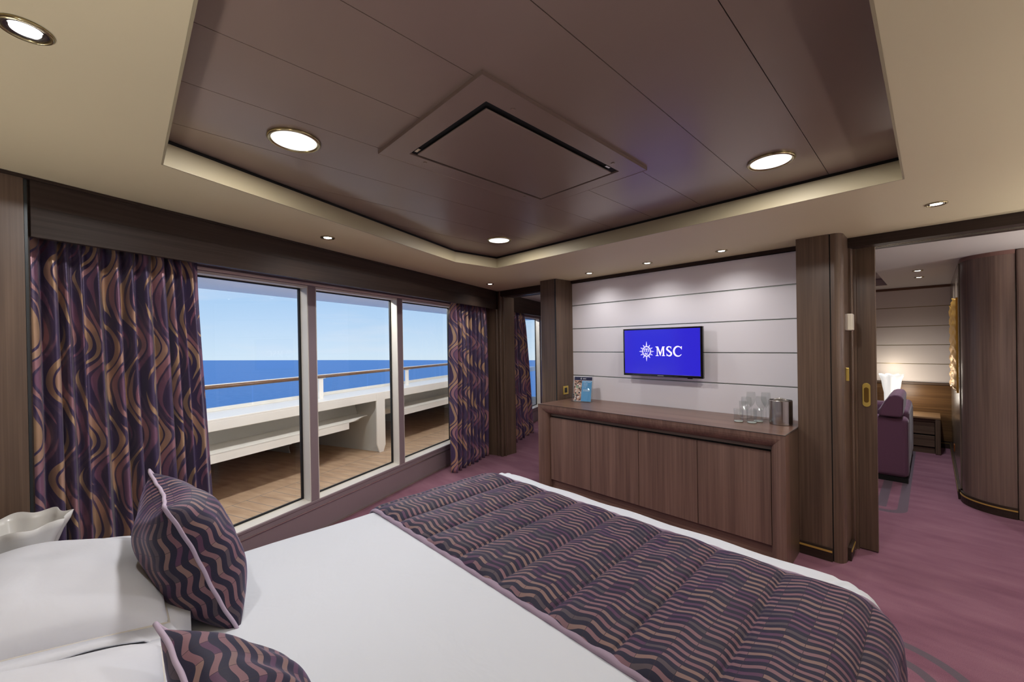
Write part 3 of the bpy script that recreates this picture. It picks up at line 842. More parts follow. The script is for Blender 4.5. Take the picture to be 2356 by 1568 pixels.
def emblem(b, cx, cz, R, y):
    """compass star: long rays on the four points, shorter between, an upright ring, small m over sc"""
    for k in range(12):
        a = math.radians(90 - 30 * k); lg = 1.0 if k % 3 == 0 else 0.80
        if k % 3 == 0: lg = 1.0 if k in (0, 6) else .80
        r0x, r0z = R * .42, R * .50
        da = math.radians(10.5)
        base1 = (cx + r0x * math.cos(a - da), cz + r0z * math.sin(a - da)); base2 = (cx + r0x * math.cos(a + da), cz + r0z * math.sin(a + da))
        tip = (cx + R * lg * math.cos(a) * (1.0 if k % 3 == 0 else .95), cz + R * lg * math.sin(a) * (1.0 if k % 3 == 0 else .95))
        stroke(b, [base1, tip, base2], R * .035, y)
        stroke(b, [tip, (cx + r0x * .95 * math.cos(a), cz + r0z * .95 * math.sin(a))], R * .02, y)
    pts = epts(cx, cz, R * .40, R * .48, 0, 360, 40); stroke(b, pts, R * .07, y)
    # m
    z0 = cz - R * .02; h = R * .30; w = R * .07
    for xx in (-.20, 0.0, .20):
        stroke(b, [(cx + xx * R, z0), (cx + xx * R, z0 + h * .75)], w, y); stroke(b, [(cx + xx * R - R * .07, z0 + R * .015), (cx + xx * R + R * .07, z0 + R * .015)], R * .035, y)
    for xx in (-.10, .10):
        stroke(b, epts(cx + xx * R, z0 + h * .70, R * .10, h * .28, 180, 0, 8), w * .9, y)
    stroke(b, [(cx - R * .26, z0 + h * .93), (cx - R * .16, z0 + h * .93)], R * .04, y)
    # s c
    s_ = R * .20
    stroke(b, epts(cx - R * .11, cz - R * .20, R * .075, s_ * .26, 30, 200, 8) + epts(cx - R * .11, cz - R * .30, R * .075, s_ * .26, 20, -160, 8), R * .045, y)
    stroke(b, epts(cx + R * .11, cz - R * .25, R * .085, s_ * .50, 50, 310, 12), R * .045, y)
e_ = B(); emblem(e_, -1.788 - (TX0 + TX1) / 2, 1.342 - (TZ0 + TZ1) / 2, .088, .0030)
obj('compass_emblem', e_, logo_em, scr)
w_ = B(); cx0 = (TX0 + TX1) / 2; zb = 1.302 - (TZ0 + TZ1) / 2; h_ = .084
letter_M(w_, -1.702 - cx0, zb, .084, h_, .0030); letter_S(w_, -1.606 - cx0, zb - .002, .054, h_ + .004, .0030); letter_C(w_, -1.543 - cx0, zb - .002, .080, h_ + .004, .0030)
obj('lettering', w_, logo_em, scr)

# ------------------------------------------------------------------ SMALL THINGS ON THE SIDEBOARD
ZS = TOP + .0006
def lath(b, prof, n=28, **k): return b.lathe(prof, (0, 0, 0), n, **k)
def tumbler(loc, label, g=None):
    t_ = thing('tumbler', label, 'glass', loc, 0, 'short tumblers beside the ice bucket')
    obj('glass_body', lath(B(), [(.0290, .0), (.0305, .002), (.0320, .095), (.0308, .095), (.0290, .014)], cap=True), tglass, t_, smooth=True)
    obj('glass_base', lath(B(), [(.0285, .001), (.0286, .008), (.001, .0085)], cap=True), flat('thick_glass_base', (200, 210, 206), 0.08, 0.0, 0.9) if not D.materials.get('thick_glass_base') else D.materials['thick_glass_base'], t_, smooth=True)
    return t_
t1 = tumbler((-.976, 3.205, ZS), 'clear tumbler at the left front of the glasses')
t2 = tumbler((-.893, 3.215, ZS), 'clear tumbler at the front middle of the glasses')
t3 = tumbler((-.872, 3.292, ZS), 'clear tumbler behind, nearest the stem bases')
hb = thing('highball_glass', 'tall straight clear glass at the back left of the glasses', 'glass', (-.979, 3.332, ZS))
obj('glass_body', lath(B(), [(.024, .0), (.026, .002), (.030, .135), (.029, .135), (.0245, .012)], cap=True), tglass, hb, smooth=True)
def wine(loc, label, H=.178, R=.036, tall=False):
    t_ = thing('wine_glass', label, 'wine glass', loc, 0, 'stemmed wine glasses on the sideboard')
    obj('foot', lath(B(), [(.033, 0), (.033, .002), (.010, .005), (.004, .009)]), tglass, t_, smooth=True)
    obj('stem', lath(B(), [(.004, .008), (.0032, .03), (.0034, H * .44)]), tglass, t_, smooth=True)
    z0 = H * .43; prof_ = []
    for i in range(11):
        q = i / 10; prof_.append((max(.003, R * math.sin(min(1.0, q * 1.55) * PI / 2) ** .75 * (1 - .13 * max(0, q - .55) / .45)), z0 + (H - z0) * q))
    inner = [(max(.002, r - .001), z + .001) for r, z in prof_[::-1]]
    obj('bowl', lath(B(), prof_ + inner, cap=False), tglass, t_, smooth=True)
    return t_
wine((-.940, 3.262, ZS), 'front left wine glass with wide bowl', .176)
wine((-.868, 3.352, ZS), 'front right wine glass with wide bowl', .176)
wine((-.950, 3.405, ZS), 'taller wine glass at the back left', .198, .032)
wine((-.858, 3.430, ZS), 'taller wine glass at the back right', .198, .032)
ib = thing('ice_bucket', 'brushed steel ice bucket at the right end of the sideboard', 'ice bucket', (-.737, 3.305, ZS))
obj('body', lath(B(), [(.066, .0), (.070, .002), (.0705, .165), (.0675, .168), (.0665, .150), (.064, .02)], 48), steel, ib, smooth=False)
obj('lid', lath(B(), [(.0665, .152), (.060, .156), (.02, .158)], 40), steel, ib, smooth=True)
ib_t = [(-.050, 0, .158), (-.030, .0, .170), (0, 0, .178), (.030, 0, .170), (.050, 0, .158)]
obj('handle', B().tube(ib_t, .006, 8), steel, ib, smooth=True)
# brochure stand
bh = thing('brochure_holder', 'clear acrylic stand at the left end of the sideboard', 'brochure stand', (-2.425, 3.280, ZS), math.radians(12))
acr = tglass
lean = math.radians(12)
def leaned(b, x0, x1, yo, z0, z1, th):
    s_, c_ = math.sin(lean), math.cos(lean)
    P = lambda x, z, o_: (x, yo + z * s_ + o_ * c_, z * c_ - o_ * s_)
    vs = [P(x0, z0, 0), P(x1, z0, 0), P(x1, z1, 0), P(x0, z1, 0), P(x0, z0, th), P(x1, z0, th), P(x1, z1, th), P(x0, z1, th)]
    return b.add(vs, [(0, 1, 2, 3), (7, 6, 5, 4), (0, 4, 5, 1), (1, 5, 6, 2), (2, 6, 7, 3), (3, 7, 4, 0)])
obj('back_plate', leaned(B(), -.105, .105, .012, .004, .275, .003), acr, bh)
obj('front_plate', leaned(B(), -.105, .105, -.018, .004, .21, .003), acr, bh)
obj('base_plate', B().box(-.105, .105, -.035, .05, 0, .004), acr, bh)
obj('side_wall', leaned(B(), -.105, -.102, -.018, .004, .25, .03), acr, bh)
obj('side_wall', leaned(B(), .102, .105, -.018, .004, .25, .03), acr, bh)
br = thing('brochure', 'navy headed brochure with photo strip and blue leaflet in the stand', 'brochure', (-2.425, 3.280, ZS), math.radians(12))
def collage():
    mt, t, p = newmat('photo_strip_print')
    c = N(t, 'TexCoord'); v = N(t, 'TexVoronoi'); v.inputs['Scale'].default_value = 75.0; t.links.new(c.outputs['Object'], v.inputs['Vector'])
    sp = N(t, 'SeparateXYZ'); t.links.new(v.outputs['Color'], sp.inputs[0])
    t.links.new(ramp(t, sp.outputs[0], [(0.0, (60, 42, 40)), (0.25, (206, 160, 136)), (0.5, (236, 224, 216)), (0.62, (150, 100, 84)), (0.78, (214, 178, 158)), (0.94, (110, 176, 140))], 'CONSTANT'), p.inputs['Base Color'])
    return mt
obj('sheet', leaned(B(), -.095, .095, .004, .006, .255, .002), flat('white_card', (235, 235, 238), 0.5), br)
obj('header_band', leaned(B(), -.095, .095, .0025, .215, .250, .001), flat('navy_print', (28, 30, 66), 0.4), br)
obj('photo_strip', leaned(B(), -.095, -.012, .0025, .010, .214, .001), collage(), br)
lf = obj('leaflet', leaned(B(), -.008, .097, -.004, .008, .210, .001), flat('blue_print', (96, 168, 220), 0.4), br)
def lean_pt(x, z, o_): return (x, 0.0025 + z * math.sin(lean) + o_ * math.cos(lean), z * math.cos(lean) - o_ * math.sin(lean))
def lean_mesh(b0, oy):
    # map flat (x, y, z) letters onto the leaning sheet
    b1 = B(); b1.f = b0.f; b1.v = [lean_pt(x, z, oy + y) for x, y, z in b0.v]; return b1
q = B(); emblem(q, -.022, .2325, .012, 0); letter_M(q, -.003, .2265, .013, .012, 0); letter_S(q, .012, .2265, .009, .012, 0); letter_C(q, .022, .2265, .012, .012, 0)
obj('lettering', lean_mesh(q, -.0012), flat('white_print', (235, 236, 240), 0.5, emit=None), br)
q = B()
for (x0, x1, z) in ((.006, .042, .194), (.050, .088, .194), (.010, .026, .118), (.030, .080, .118), (.010, .026, .108), (.030, .080, .108)):
    q.box(x0, x1, 0, .0005, z, z + .005)
for (x0, z0) in ((.014, .150), (.030, .140), (.044, .152)):
    q.prism_y([(x0, .188), (x0 + .006, .188), (x0 + .004, z0), (x0 + .002, z0)], 0, .0005)
obj('leaflet_print', lean_mesh(q, -.0078), flat('pale_blue_print', (206, 226, 242), 0.5), br)

# outlet on the side of the left pilaster
ol = thing('power_outlet', 'square brass power outlet on the pilaster beside the brochure stand', 'outlet', (-2.7028, 3.376, 0.930))
obj('plate', B().box(0, .006, -.042, .042, -.044, .044), brass, ol, bevel=.002)
obj('socket', B().box(.006, .0075, -.022, .022, -.026, .026), plastic_k, ol, bevel=.001)
# switch box and brass strike on the right jamb
sw = thing('wall_control_box', 'small ivory box on the door jamb above the brass plate', 'wall switch', (-0.3858, 3.40, 1.536))
obj('housing', B().box(0, .034, -.035, .055, -.054, .054), plastic_w, sw, bevel=.006, seg=3)
obj('mount_plate', B().box(-.0006, .010, -.052, -.036, -.052, .052), flat('grey_plastic', (160, 148, 138), .4), sw)
st = thing('brass_door_strike', 'narrow brass plate on the door jamb below the ivory box', 'door plate', (-0.3858, 3.375, 1.20))
obj('plate', B().box(0, .016, -.028, -.018, -.042, .042), brass, st, bevel=.002)
obj('lock_case', B().box(0, .006, -.017, .03, -.038, .038), gap, st)

# ------------------------------------------------------------------ BED
BX0, BX1, BY0, BY1, BZ = -2.02, -0.10, -0.56, 1.845, 0.60
bed = thing('bed', 'wide double bed made up with a smooth white duvet', 'bed', (0, 0, 0))
obj('bed_base', B().box(BX0 + .12, BX1 - .12, BY0, BY1 - .14, 0.0, 0.28), wood_x, bed, bevel=.01)
obj('mattress', B().box(BX0 + .07, BX1 - .07, BY0, BY1 - .09, 0.28, 0.50), sheet, bed, bevel=.04, seg=3)
RC = 0.15; RR_ = 0.085
def outline(off, n=22):
    x0, x1, y1 = BX0 + off, BX1 - off, BY1 - off
    r = max(RC - off, 0.03)
    pts = [(x0, BY0 + (y1 - r - BY0) * i / 20) for i in range(20)]
    pts += [(x0 + r - r * math.cos(a), y1 - r + r * math.sin(a)) for a in [PI / 2 * i / n for i in range(n + 1)]]
    pts += [(x0 + r + (x1 - x0 - 2 * r) * i / 30, y1) for i in range(1, 30)]
    pts += [(x1 - r + r * math.sin(a), y1 - r + r * math.cos(a)) for a in [PI / 2 * i / n for i in range(n + 1)]]
    pts += [(x1, y1 - r - (y1 - r - BY0) * i / 20) for i in range(1, 21)]
    return pts
def duvet():
    rings = [(-.045, .10), (-.035, .22), (-.018, .36)]
    for i in range(8):
        a = PI / 2 * i / 7
        rings.append((RR_ - RR_ * math.cos(a), BZ - RR_ + RR_ * math.sin(a)))
    b = B(); vs = []; n = None
    rnd = random.Random(3)
    for k, (off, z) in enumerate(rings):
        o_ = outline(off); n = len(o_)
        for i, (x, y) in enumerate(o_):
            amp = max(0.0, (.50 - z)) * .055
            w = amp * math.sin(i * .55 + 1.3 * math.sin(i * .21))
            cx, cy = x - (-1.06), y - .6
            l = math.hypot(cx, cy); vs.append((x + cx / l * w, y + cy / l * w, z + .003 * math.sin(i * .9) * (1 if 3 < k else 0)))
    # inner rings shrink toward the middle
    o_ = outline(RR_)
    for sfac in (.8, .55, .3, .08):
        for (x, y) in o_:
            vs.append((-1.06 + (x + 1.06) * sfac, .45 + (y - .45) * sfac, BZ + .006 * (1 - sfac)))
    K = len(rings) + 4
    fs = [(k * n + i, k * n + i + 1, (k + 1) * n + i + 1, (k + 1) * n + i) for k in range(K - 1) for i in range(n - 1)]
    for k in range(K - 1): fs.append((k * n + n - 1, k * n, (k + 1) * n, (k + 1) * n + n - 1))
    fs.append(tuple((K - 1) * n + i for i in range(n)))
    return b.add(vs, fs)
obj('duvet', duvet(), sheet, bed, smooth=True, bevel=0)

# quilted runner across the foot of the bed
XC = -1.06
def outline_x(y, side):
    """duvet edge x at y (plan), following the rounded foot corners"""
    x0, x1 = BX0, BX1; yc = BY1 - RC
    if y <= yc: return x0 if side < 0 else x1
    d = min(RC, y - yc); w = RC - math.sqrt(max(0, RC * RC - d * d))
    return x0 + w if side < 0 else x1 - w
def runner_pt(A, y, lift):
    side = -1 if A < 0 else 1
    hwid = abs(outline_x(y, side) - XC)
    r = RR_ + lift * .5
    yz = 0.0
    e_ = max(0.0, y - (BY1 - RR_))          # foot edge rounding
    drop = RR_ - math.sqrt(max(0.0, RR_ * RR_ - min(e_, RR_) ** 2))
    zt = BZ - drop
    flat_ = hwid - RR_
    a = abs(A)
    if a <= flat_:
        return (XC + A, y, zt + lift)
    a -= flat_
    q_ = PI / 2 * r
    if a <= q_:
        t_ = a / r
        return (XC + side * (flat_ + (RR_ + lift) * math.sin(t_)), y, zt - RR_ + (RR_ + lift) * math.cos(t_))
    a -= q_
    fl_ = .13 * a
    return (XC + side * (hwid + lift + fl_ + .012 * math.sin(y * 9) * min(1, a * 5)), y, zt - RR_ - a * .985)
RY0, RY1 = 0.905, 1.685
LA = 0.96 + 0.36
SEAM0, SEAMP = -0.67, 0.2275
def puff(A, y):
    ph = ((A - SEAM0) / SEAMP) % 1.0
    s_ = abs(math.sin(PI * ph)) ** .42
    e_ = min(1.0, min(y - RY0, RY1 - y) / .05); e_ = max(0, e_) ** .5
    wr = .0035 * math.sin(y * 31 + 3 * math.sin(A * 7)) * math.sin(PI * ph)
    return .003 + (.033 * s_ + wr) * (0.3 + .7 * e_)
NU, NV = 560, 60
rn = thing('bed_runner', 'quilted navy bed runner with wavy stripes across the foot of the bed', 'bed runner', (0, 0, 0))
b = B().grid(lambda u, v: runner_pt(-LA + 2 * LA * u, RY0 + (RY1 - RY0) * v, puff(-LA + 2 * LA * u, RY0 + (RY1 - RY0) * v)), NU, NV,
             lambda u, v: (-LA + 2 * LA * u, RY0 + (RY1 - RY0) * v))
obj('quilted_panel', b, runner_fab, rn, smooth=True)
for y_ in (RY0, RY1):
    sg = -1 if y_ == RY0 else 1
    wd = .013 if sg < 0 else .008
    b = B()
    n_ = 200
    vs = []
    for i in range(n_ + 1):
        A = -LA + 2 * LA * i / n_
        for (dy, lf_) in ((-wd, .002), (-wd, .008), (-wd * .4, .013), (wd * .4, .013), (wd, .009), (wd, .002)):
            vs.append(runner_pt(A, y_ + dy + (0 if sg > 0 else 0), lf_ + .0015 * math.sin(i * .9)))
    fs = [(i * 6 + k, i * 6 + (k + 1) % 6, (i + 1) * 6 + (k + 1) % 6, (i + 1) * 6 + k) for i in range(n_) for k in range(6)]
    b.add(vs, fs)
    obj('edge_binding', b, mauve, rn, smooth=True)

# ------------------------------------------------------------------ PILLOWS AND CUSHIONS
def pad(TR, TL, BR, thick, name, mat, parent, pinch=.10, flange=0.0, nseg=44, power=.5, sag=0.0, seed=0, turn=False):
    """a soft rectangular pad spanned by three corners; returns edge points for piping"""
    TR, TL, BR = Vector(TR), Vector(TL), Vector(BR)
    ex = (TR - TL); ey = (TR - BR); C = TL + ex * .5 - ey * .5
    w, h = ex.length, ey.length; ex.normalize(); ey = (ey - ex * ey.dot(ex)).normalized(); ez = ex.cross(ey)
    rnd = random.Random(seed); ph = [rnd.uniform(0, 6) for _ in range(6)]
    def P(u, v, side):
        px = u * (1 - pinch * (1 - v * v) * abs(u) ** 2) ; py = v * (1 - pinch * (1 - u * u) * abs(v) ** 2)
        fu = max(0.0, 1 - abs(u) ** 2.4); fv = max(0.0, 1 - abs(v) ** 2.4)
        t_ = thick * .5 * (fu * fv) ** power
        t_ += .004 * math.sin(u * 5 + ph[0]) * math.sin(v * 4 + ph[1]) * fu * fv * 2
        t_ += .006 * math.sin(9 * u + 4 * v + ph[2]) * fu * fv
        return C + ex * (px * w / 2) + ey * (py * h / 2) + ez * (side * t_) + Vector((0, 0, -sag * (1 - v) * .5 * fu))
    def arcs(fn):
        acc = [0.0]; last = fn(-1.0)
        for i in range(1, nseg + 1):
            q_ = fn(-1 + 2 * i / nseg); acc.append(acc[-1] + (q_ - last).length); last = q_
        return acc
    AU = arcs(lambda q_: P(q_, 0, 1)); AV = arcs(lambda q_: P(0, q_, 1))
    b = B()
    for side in (1, -1):
        b.grid(lambda a, c_: P(2 * a - 1, 2 * c_ - 1, side), nseg, nseg, lambda a, c_: ((AV[int(round(c_ * nseg))] + (0 if side > 0 else .61), AU[int(round(a * nseg))] + (0 if side > 0 else 1.37))[::(-1 if turn else 1)]))
    o = obj(name, b, mat, parent, smooth=True)
    edge = []
    for i in range(40): edge.append(P(-1 + 2 * i / 40, 1, 0))
    for i in range(40): edge.append(P(1, 1 - 2 * i / 40, 0))
    for i in range(40): edge.append(P(1 - 2 * i / 40, -1, 0))
    for i in range(40): edge.append(P(-1, -1 + 2 * i / 40, 0))
    return o, edge, (C, ex, ey, ez, w, h)

def cushion(label, TR, TL, BR, thick, seed):
    t_ = thing('patterned_cushion', label, 'cushion', tuple(Vector(BR)), 0, 'wavy striped cushions on the bed')
    bp = Vector(BR)
    TRl, TLl, BRl = Vector(TR) - bp, Vector(TL) - bp, Vector((0, 0, 0))
    o, e_, fr = pad(TRl, TLl, BRl, thick, 'cover', cushion_fab, t_, .12, seed=seed, turn=(seed == 5))
    rnd = random.Random(seed)
    ew = []
    for i, p in enumerate(e_):
        ear = max(0.0, 1 - min(i % 40, 40 - i % 40) / 2.5)
        cdir = (Vector(p) - fr[0]).normalized()
        ew.append(Vector(p) + fr[3] * (.003 * math.sin(i * .19 + seed) + .0008 * math.sin(i * .8)) + cdir * .012 * ear)
    obj('piping', B().tube(ew, .0050, 10, closed=True), mauve_light, t_, smooth=True)
    return t_
cushion('upright wavy striped cushion in front of the far white pillow', (-1.465, .075, 1.005), (-1.925, .062, 1.005), (-1.405, .235, .590), .225, 1)
cushion('near wavy striped cushion cut by the bottom of the picture', (-.780, .090, .805), (-1.185, .045, .852), (-.700, .315, .575), .14, 5)

def oxford(label, cx, cy, cz, w, h, tilt, roll, seed):
    t_ = thing('white_pillow', label, 'pillow', (cx, cy, cz), 0, 'white pillows at the bed head')
    ex = Vector((math.cos(roll), 0, math.sin(roll))); ey0 = Vector((0, -math.cos(tilt), math.sin(tilt)))
    ey = (ey0 - ex * ey0.dot(ex)).normalized()
    # inflated middle
    TR = ex * (w / 2) + ey * (h / 2); TL = -ex * (w / 2) + ey * (h / 2); BR = ex * (w / 2) - ey * (h / 2)
    o, e_, (C, ax, ay, az, ww, hh_) = pad(TR, TL, BR, .19, 'pillow_body', pillow_w, t_, .02, power=.42, seed=seed)
    obj('piping', B().tube([Vector(p) for p in e_], .0032, 6, closed=True), seam_mat, t_, smooth=True)
    # flat flange around
    n = len(e_); vs = []; F = .055
    for i, p in enumerate(e_):
        loc = Vector(p) - C; u = loc.dot(ax) / (ww / 2); v = loc.dot(ay) / (hh_ / 2)
        m_ = max(abs(u), abs(v), 1e-6)
        ox = math.copysign(F, u) if abs(u) > .97 else u * F; oy = math.copysign(F, v) if abs(v) > .97 else v * F
        wv = .006 * math.sin(i * .33 + seed) + .075 * max(0, abs(u) + abs(v) - 1.6) / .4 * (1 if (u > 0 and v < 0) else .2)
        vs.append(p); vs.append(Vector(p) + ax * ox + ay * oy + az * (wv))
    fs = [(2 * i, 2 * i + 1, 2 * ((i + 1) % n) + 1, 2 * ((i + 1) % n)) for i in range(n)]
    obj('flange', B().add(vs, fs), pillow_w, t_, smooth=True, solid=.004)
    return t_
oxford('far white pillow beside the bedside lamp', -1.745, -.130, .735, .61, .42, math.radians(10), math.radians(-1), 2)
oxford('near white pillow at the bottom left corner', -1.055, -.150, .730, .58, .42, math.radians(10), math.radians(1), 9)

# ------------------------------------------------------------------ BEDSIDE TABLE AND LAMP
ns = thing('nightstand', 'small dark nightstand hidden behind the far pillow', 'nightstand', (-2.17, -.30, 0))
obj('body', B().box(-.085, .085, -.16, .18, 0, .42), wood_v, ns, bevel=.004)
obj('top', B().box(-.09, .09, -.165, .185, .42, .445), wood_x, ns, bevel=.004)
def ruffle_vase(parent, mat, H, r0, r1, amp=.022, lobes=7):
    pr_ = [(r0 * .9, 0.0), (r0, .01), (r0 * .92, H * .25), (r0 * .95, H * .5), (r0 * 1.12, H * .7), (r1 * .82, H * .86), (r1 * .95, H * .94), (r1, H)]
    def f(r, z, a, k):
        q_ = max(0.0, (z / H - .35) / .65) ** 1.6
        return (r + amp * 1.1 * q_ * math.sin(lobes * a), z + amp * .55 * q_ * math.sin(lobes * a + .9) * (z / H) ** 3)
    inner = [(r - .004, z + .001) for r, z in pr_[::-1][:-1]]
    return obj('glass_shade', B().lathe(pr_ + inner, (0, 0, 0), 112, f=f, cap=False), mat, parent, smooth=True)
bl = thing('ruffled_glass_lamp', 'unlit white ruffled glass lamp beside the far pillow', 'lamp', (-2.165, -.272, .4455))
ruffle_vase(bl, opal, .405, .072, .124, .008, 8)
obj('lamp_foot', B().lathe([(.05, .0005), (.05, .012), (.02, .02)], (0, 0, 0), 24), brass, bl)

# ------------------------------------------------------------------ CURTAINS
def curtain(label, s0, s1, d0, z0, z1, folds, amp, seed, bulge=None, group='flame patterned curtains', full=2.6):
    t_ = thing('curtain', label, 'curtain', WL(s0, d0, 0), WA, group)
    rnd = random.Random(seed)
    ph = rnd.uniform(0, 6); n = folds * 14; nv = 40
    wv = [rnd.uniform(.7, 1.3) for _ in range(folds + 2)]
    def S_(u, v):
        w = s1 - s0
        x = u * w + .35 * w / folds * math.sin(2 * PI * folds * u * 1.0 + ph) * .25
        if bulge: x += bulge(u, v)
        k = u * folds; a = wv[int(k) % len(wv)] * (1 - (k % 1)) + wv[(int(k) + 1) % len(wv)] * (k % 1)
        pinch = 1.0 - .45 * math.exp(-((1 - v) * (z1 - z0)) / .10)
        y = amp * a * pinch * math.sin(2 * PI * folds * u + ph + .35 * math.sin(3 * v + seed) + 1.1 * math.sin(2 * PI * 1.7 * u + seed) + .8 * math.sin(2 * PI * 3.3 * u + 2 * seed)) + .006 * math.sin(5 * v + 9 * u)
        return (x, y, z0 + (z1 - z0) * v)
    # arc length for the woven pattern
    acc = [0.0]
    for i in range(n):
        p, q_ = Vector(S_(i / n, .5)), Vector(S_((i + 1) / n, .5)); acc.append(acc[-1] + (q_ - p).length)
    b = B(); b.grid(S_, n, nv, lambda u, v: (acc[min(n, int(round(u * n)))], z0 + (z1 - z0) * v))
    obj('curtain_cloth', b, curtain_fab, t_, smooth=True, solid=.002)
    for i in range(folds):
        x, y, z = S_((i + .5) / folds, 1.0)
        obj('heading_hook', B().box(x - .004, x + .004, y - .003, y + .003, z - .01, z + .022), bright_trim, t_)
    return t_
curtain('big gathered flame patterned curtain left of the windows', .085, .740, .19, .005, 1.915, 12, .034, 4,
        bulge=lambda u, v: (.085 * (1 - v) ** 1.1) * u)
curtain('narrow gathered flame patterned curtain right of the windows', 3.25, 4.03, .17, .005, 1.915, 9, .045, 8,
        bulge=lambda u, v: -.03 * (1 - v) * (1 - u))
curtain('flame patterned curtain seen in the side passage', 4.42, 5.17, .10, .005, 1.89, 7, .045, 13,
        bulge=lambda u, v: (.33 * (1 - v) ** 1.0) * u ** 1.5)

# ------------------------------------------------------------------ LOUNGE FURNITURE
sf = thing('sofa', 'plum velvet sofa end seen through the doorway', 'sofa', (-.165, 5.48, 0))
def rbox(x0, x1, y0, y1, z0, z1): return B().box(x0, x1, y0, y1, z0, z1)
obj('arm', rbox(-.90, 0.0, 0.0, .20, .05, .64), sofa_mat, sf, bevel=.045, seg=4)
obj('backrest', rbox(-.24, .0, .22, 1.22, .08, .70), sofa_mat, sf, bevel=.05, seg=4)
obj('seat_cushion', rbox(-.92, -.24, .22, 1.22, .10, .42), sofa_mat, sf, bevel=.04, seg=3)
obj('headrest', B().prism_y([(-.215, .655), (-.20, .72), (-.165, .80), (-.13, .855), (-.09, .875), (-.045, .865), (-.03, .83), (-.035, .68), (-.05, .65)], -.06, .62), sofa_mat, sf, bevel=.02, seg=4)
obj('arm', rbox(-.90, 0.0, 1.24, 1.42, .05, .64), sofa_mat, sf, bevel=.045, seg=4)
obj('plinth', rbox(-.88, -.008, .02, 1.40, 0, .05), black, sf)
nt_ = thing('side_table', 'dark wood side table with two drawers behind the sofa', 'side table', (-.08, 7.10, 0))
obj('top', B().box(-.55, .145, -.035, .44, .430, .450), wood('side_table_top', 0, (104, 78, 52), (134, 104, 72), (156, 124, 88)), nt_, bevel=.002)
obj('leg', B().box(.098, .145, -.03, .44, 0, .430), wood_v, nt_, bevel=.008)
obj('leg', B().box(-.55, -.50, -.03, .44, 0, .430), wood_v, nt_, bevel=.008)
obj('carcass', B().box(-.50, .098, .03, .44, .07, .43), black, nt_)
obj('rail', B().box(-.50, .098, -.01, .03, .395, .43), wood_x, nt_)
obj('drawer', B().box(-.49, .094, .005, .03, .235, .390), wood_x, nt_, bevel=.002)
obj('drawer', B().box(-.49, .094, .005, .03, .083, .218), wood_x, nt_, bevel=.002)
obj('plinth', B().box(-.49, .094, .02, .03, 0, .07), wood_x, nt_)
ll = thing('ruffled_glass_lamp', 'glowing white ruffled glass lamp on the lounge side table', 'lamp', (-.38, 7.36, .4505))
ruffle_vase(ll, opal_lit, .485, .078, .112, .016, 7)
ld = D.lights.new('lamp_bulb', 'POINT'); ld.energy = 1.6; ld.color = (1, .92, .80); ld.shadow_soft_size = .08
lo = D.objects.new('lamp_light', ld); COL.objects.link(lo); lo.parent = ll; lo.location = (0, 0, .56)
ld = D.lights.new('lamp_bulb', 'POINT'); ld.energy = 3; ld.color = (1, .92, .80); ld.shadow_soft_size = .09
lo = D.objects.new('lamp_light', ld); COL.objects.link(lo); lo.parent = ll; lo.location = (.13, -.05, .25)
# gilded relief on the side wall
art = thing('gilded_wall_relief', 'carved gold wall relief on the lounge side wall', 'wall art', (.1645, 6.10, 1.345))
b = B()
ny, nzr = 60, 40
def relief(u, v):
    y = -.62 + 1.24 * u; z = -.42 + .84 * v
    d = .024 + .006 * math.sin(v * 2 * PI * 9) + .006 * math.sin(u * 2 * PI * 4 + v * 3) 
    d *= min(1, 8 * min(u, 1 - u) + .3)
    return (-d, y, z + .03 * math.sin(u * 7))
b.grid(relief, ny, nzr)
gilt = flat('gilded_carving', (214, 164, 72), 0.32, 0.85)
obj('carved_relief', b, gilt, art, smooth=True, solid=.004)
obj('backboard', B().box(-.012, 0, -.63, .63, -.43, .44), gilt, art)
so_ = thing('wall_outlet', 'small brass outlet low on the lounge side wall', 'outlet', (.1645, 6.60, .205))
obj('plate', B().box(-.006, 0, -.05, .05, -.035, .035), flat('copper_plate', (200, 120, 60), .3, .9), so_, bevel=.001)

# ------------------------------------------------------------------ BALCONY
def teak():
    mt, t, p = newmat('teak_deck')
    c = N(t, 'TexCoord'); s = N(t, 'SeparateXYZ'); t.links.new(c.outputs['Object'], s.inputs[0])
    x = X(t, s.outputs[0]); y = X(t, s.outputs[1])
    n = N(t, 'TexNoise'); n.inputs['Scale'].default_value = 3.0; n.inputs['Detail'].default_value = 6; mp = N(t, 'Mapping'); mp.inputs['Scale'].default_value = (5, 1, 1)
    t.links.new(c.outputs['Object'], mp.inputs[0]); t.links.new(mp.outputs[0], n.inputs[0])
    base = ramp(t, n.outputs[0], [(0.3, (166, 138, 112)), (0.55, (186, 158, 130)), (0.75, (198, 172, 144))])
    seam = ((x / .131).fract() - .5).abs().gt(.480) * y.lt(1.565)
    seam = seam.mx((y - 1.568).abs().lt(.003))
    t.links.new(mixc(t, seam, base, srgb(96, 104, 112)), p.inputs['Base Color'])
    p.inputs['Roughness'].default_value = .6
    return mt
dk = struct('floor_deck', B().box(-1.5, 9.5, 0.49, 3.4, -0.06, 0.0), teak(), 'teak balcony deck'); inwall(dk)
dc = struct('ceiling_balcony', B().box(-1.5, 9.5, 0.49, 2.32, 2.052, 2.2), white_paint, 'white underside of the deck above'); inwall(dc)
hu = struct('wall_outer', B().box(-1.5, 9.5, 0.487, 0.50, 1.93, 2.052).box(-1.5, 9.5, .487, .50, 0, .23), white_paint, 'white outer wall face'); inwall(hu)
bw = thing('balcony_bulwark', 'white steel bulwark with cap ledge and lower shelf on the balcony', 'balcony wall', WL(0, 0, 0), WA)
obj('cap', B().box(-1.5, 9.5, 1.585, 2.12, 0.788, 0.808).box(-1.5, 9.5, 1.585, 1.60, 0.70, 0.79), white_paint, bw, bevel=.004)
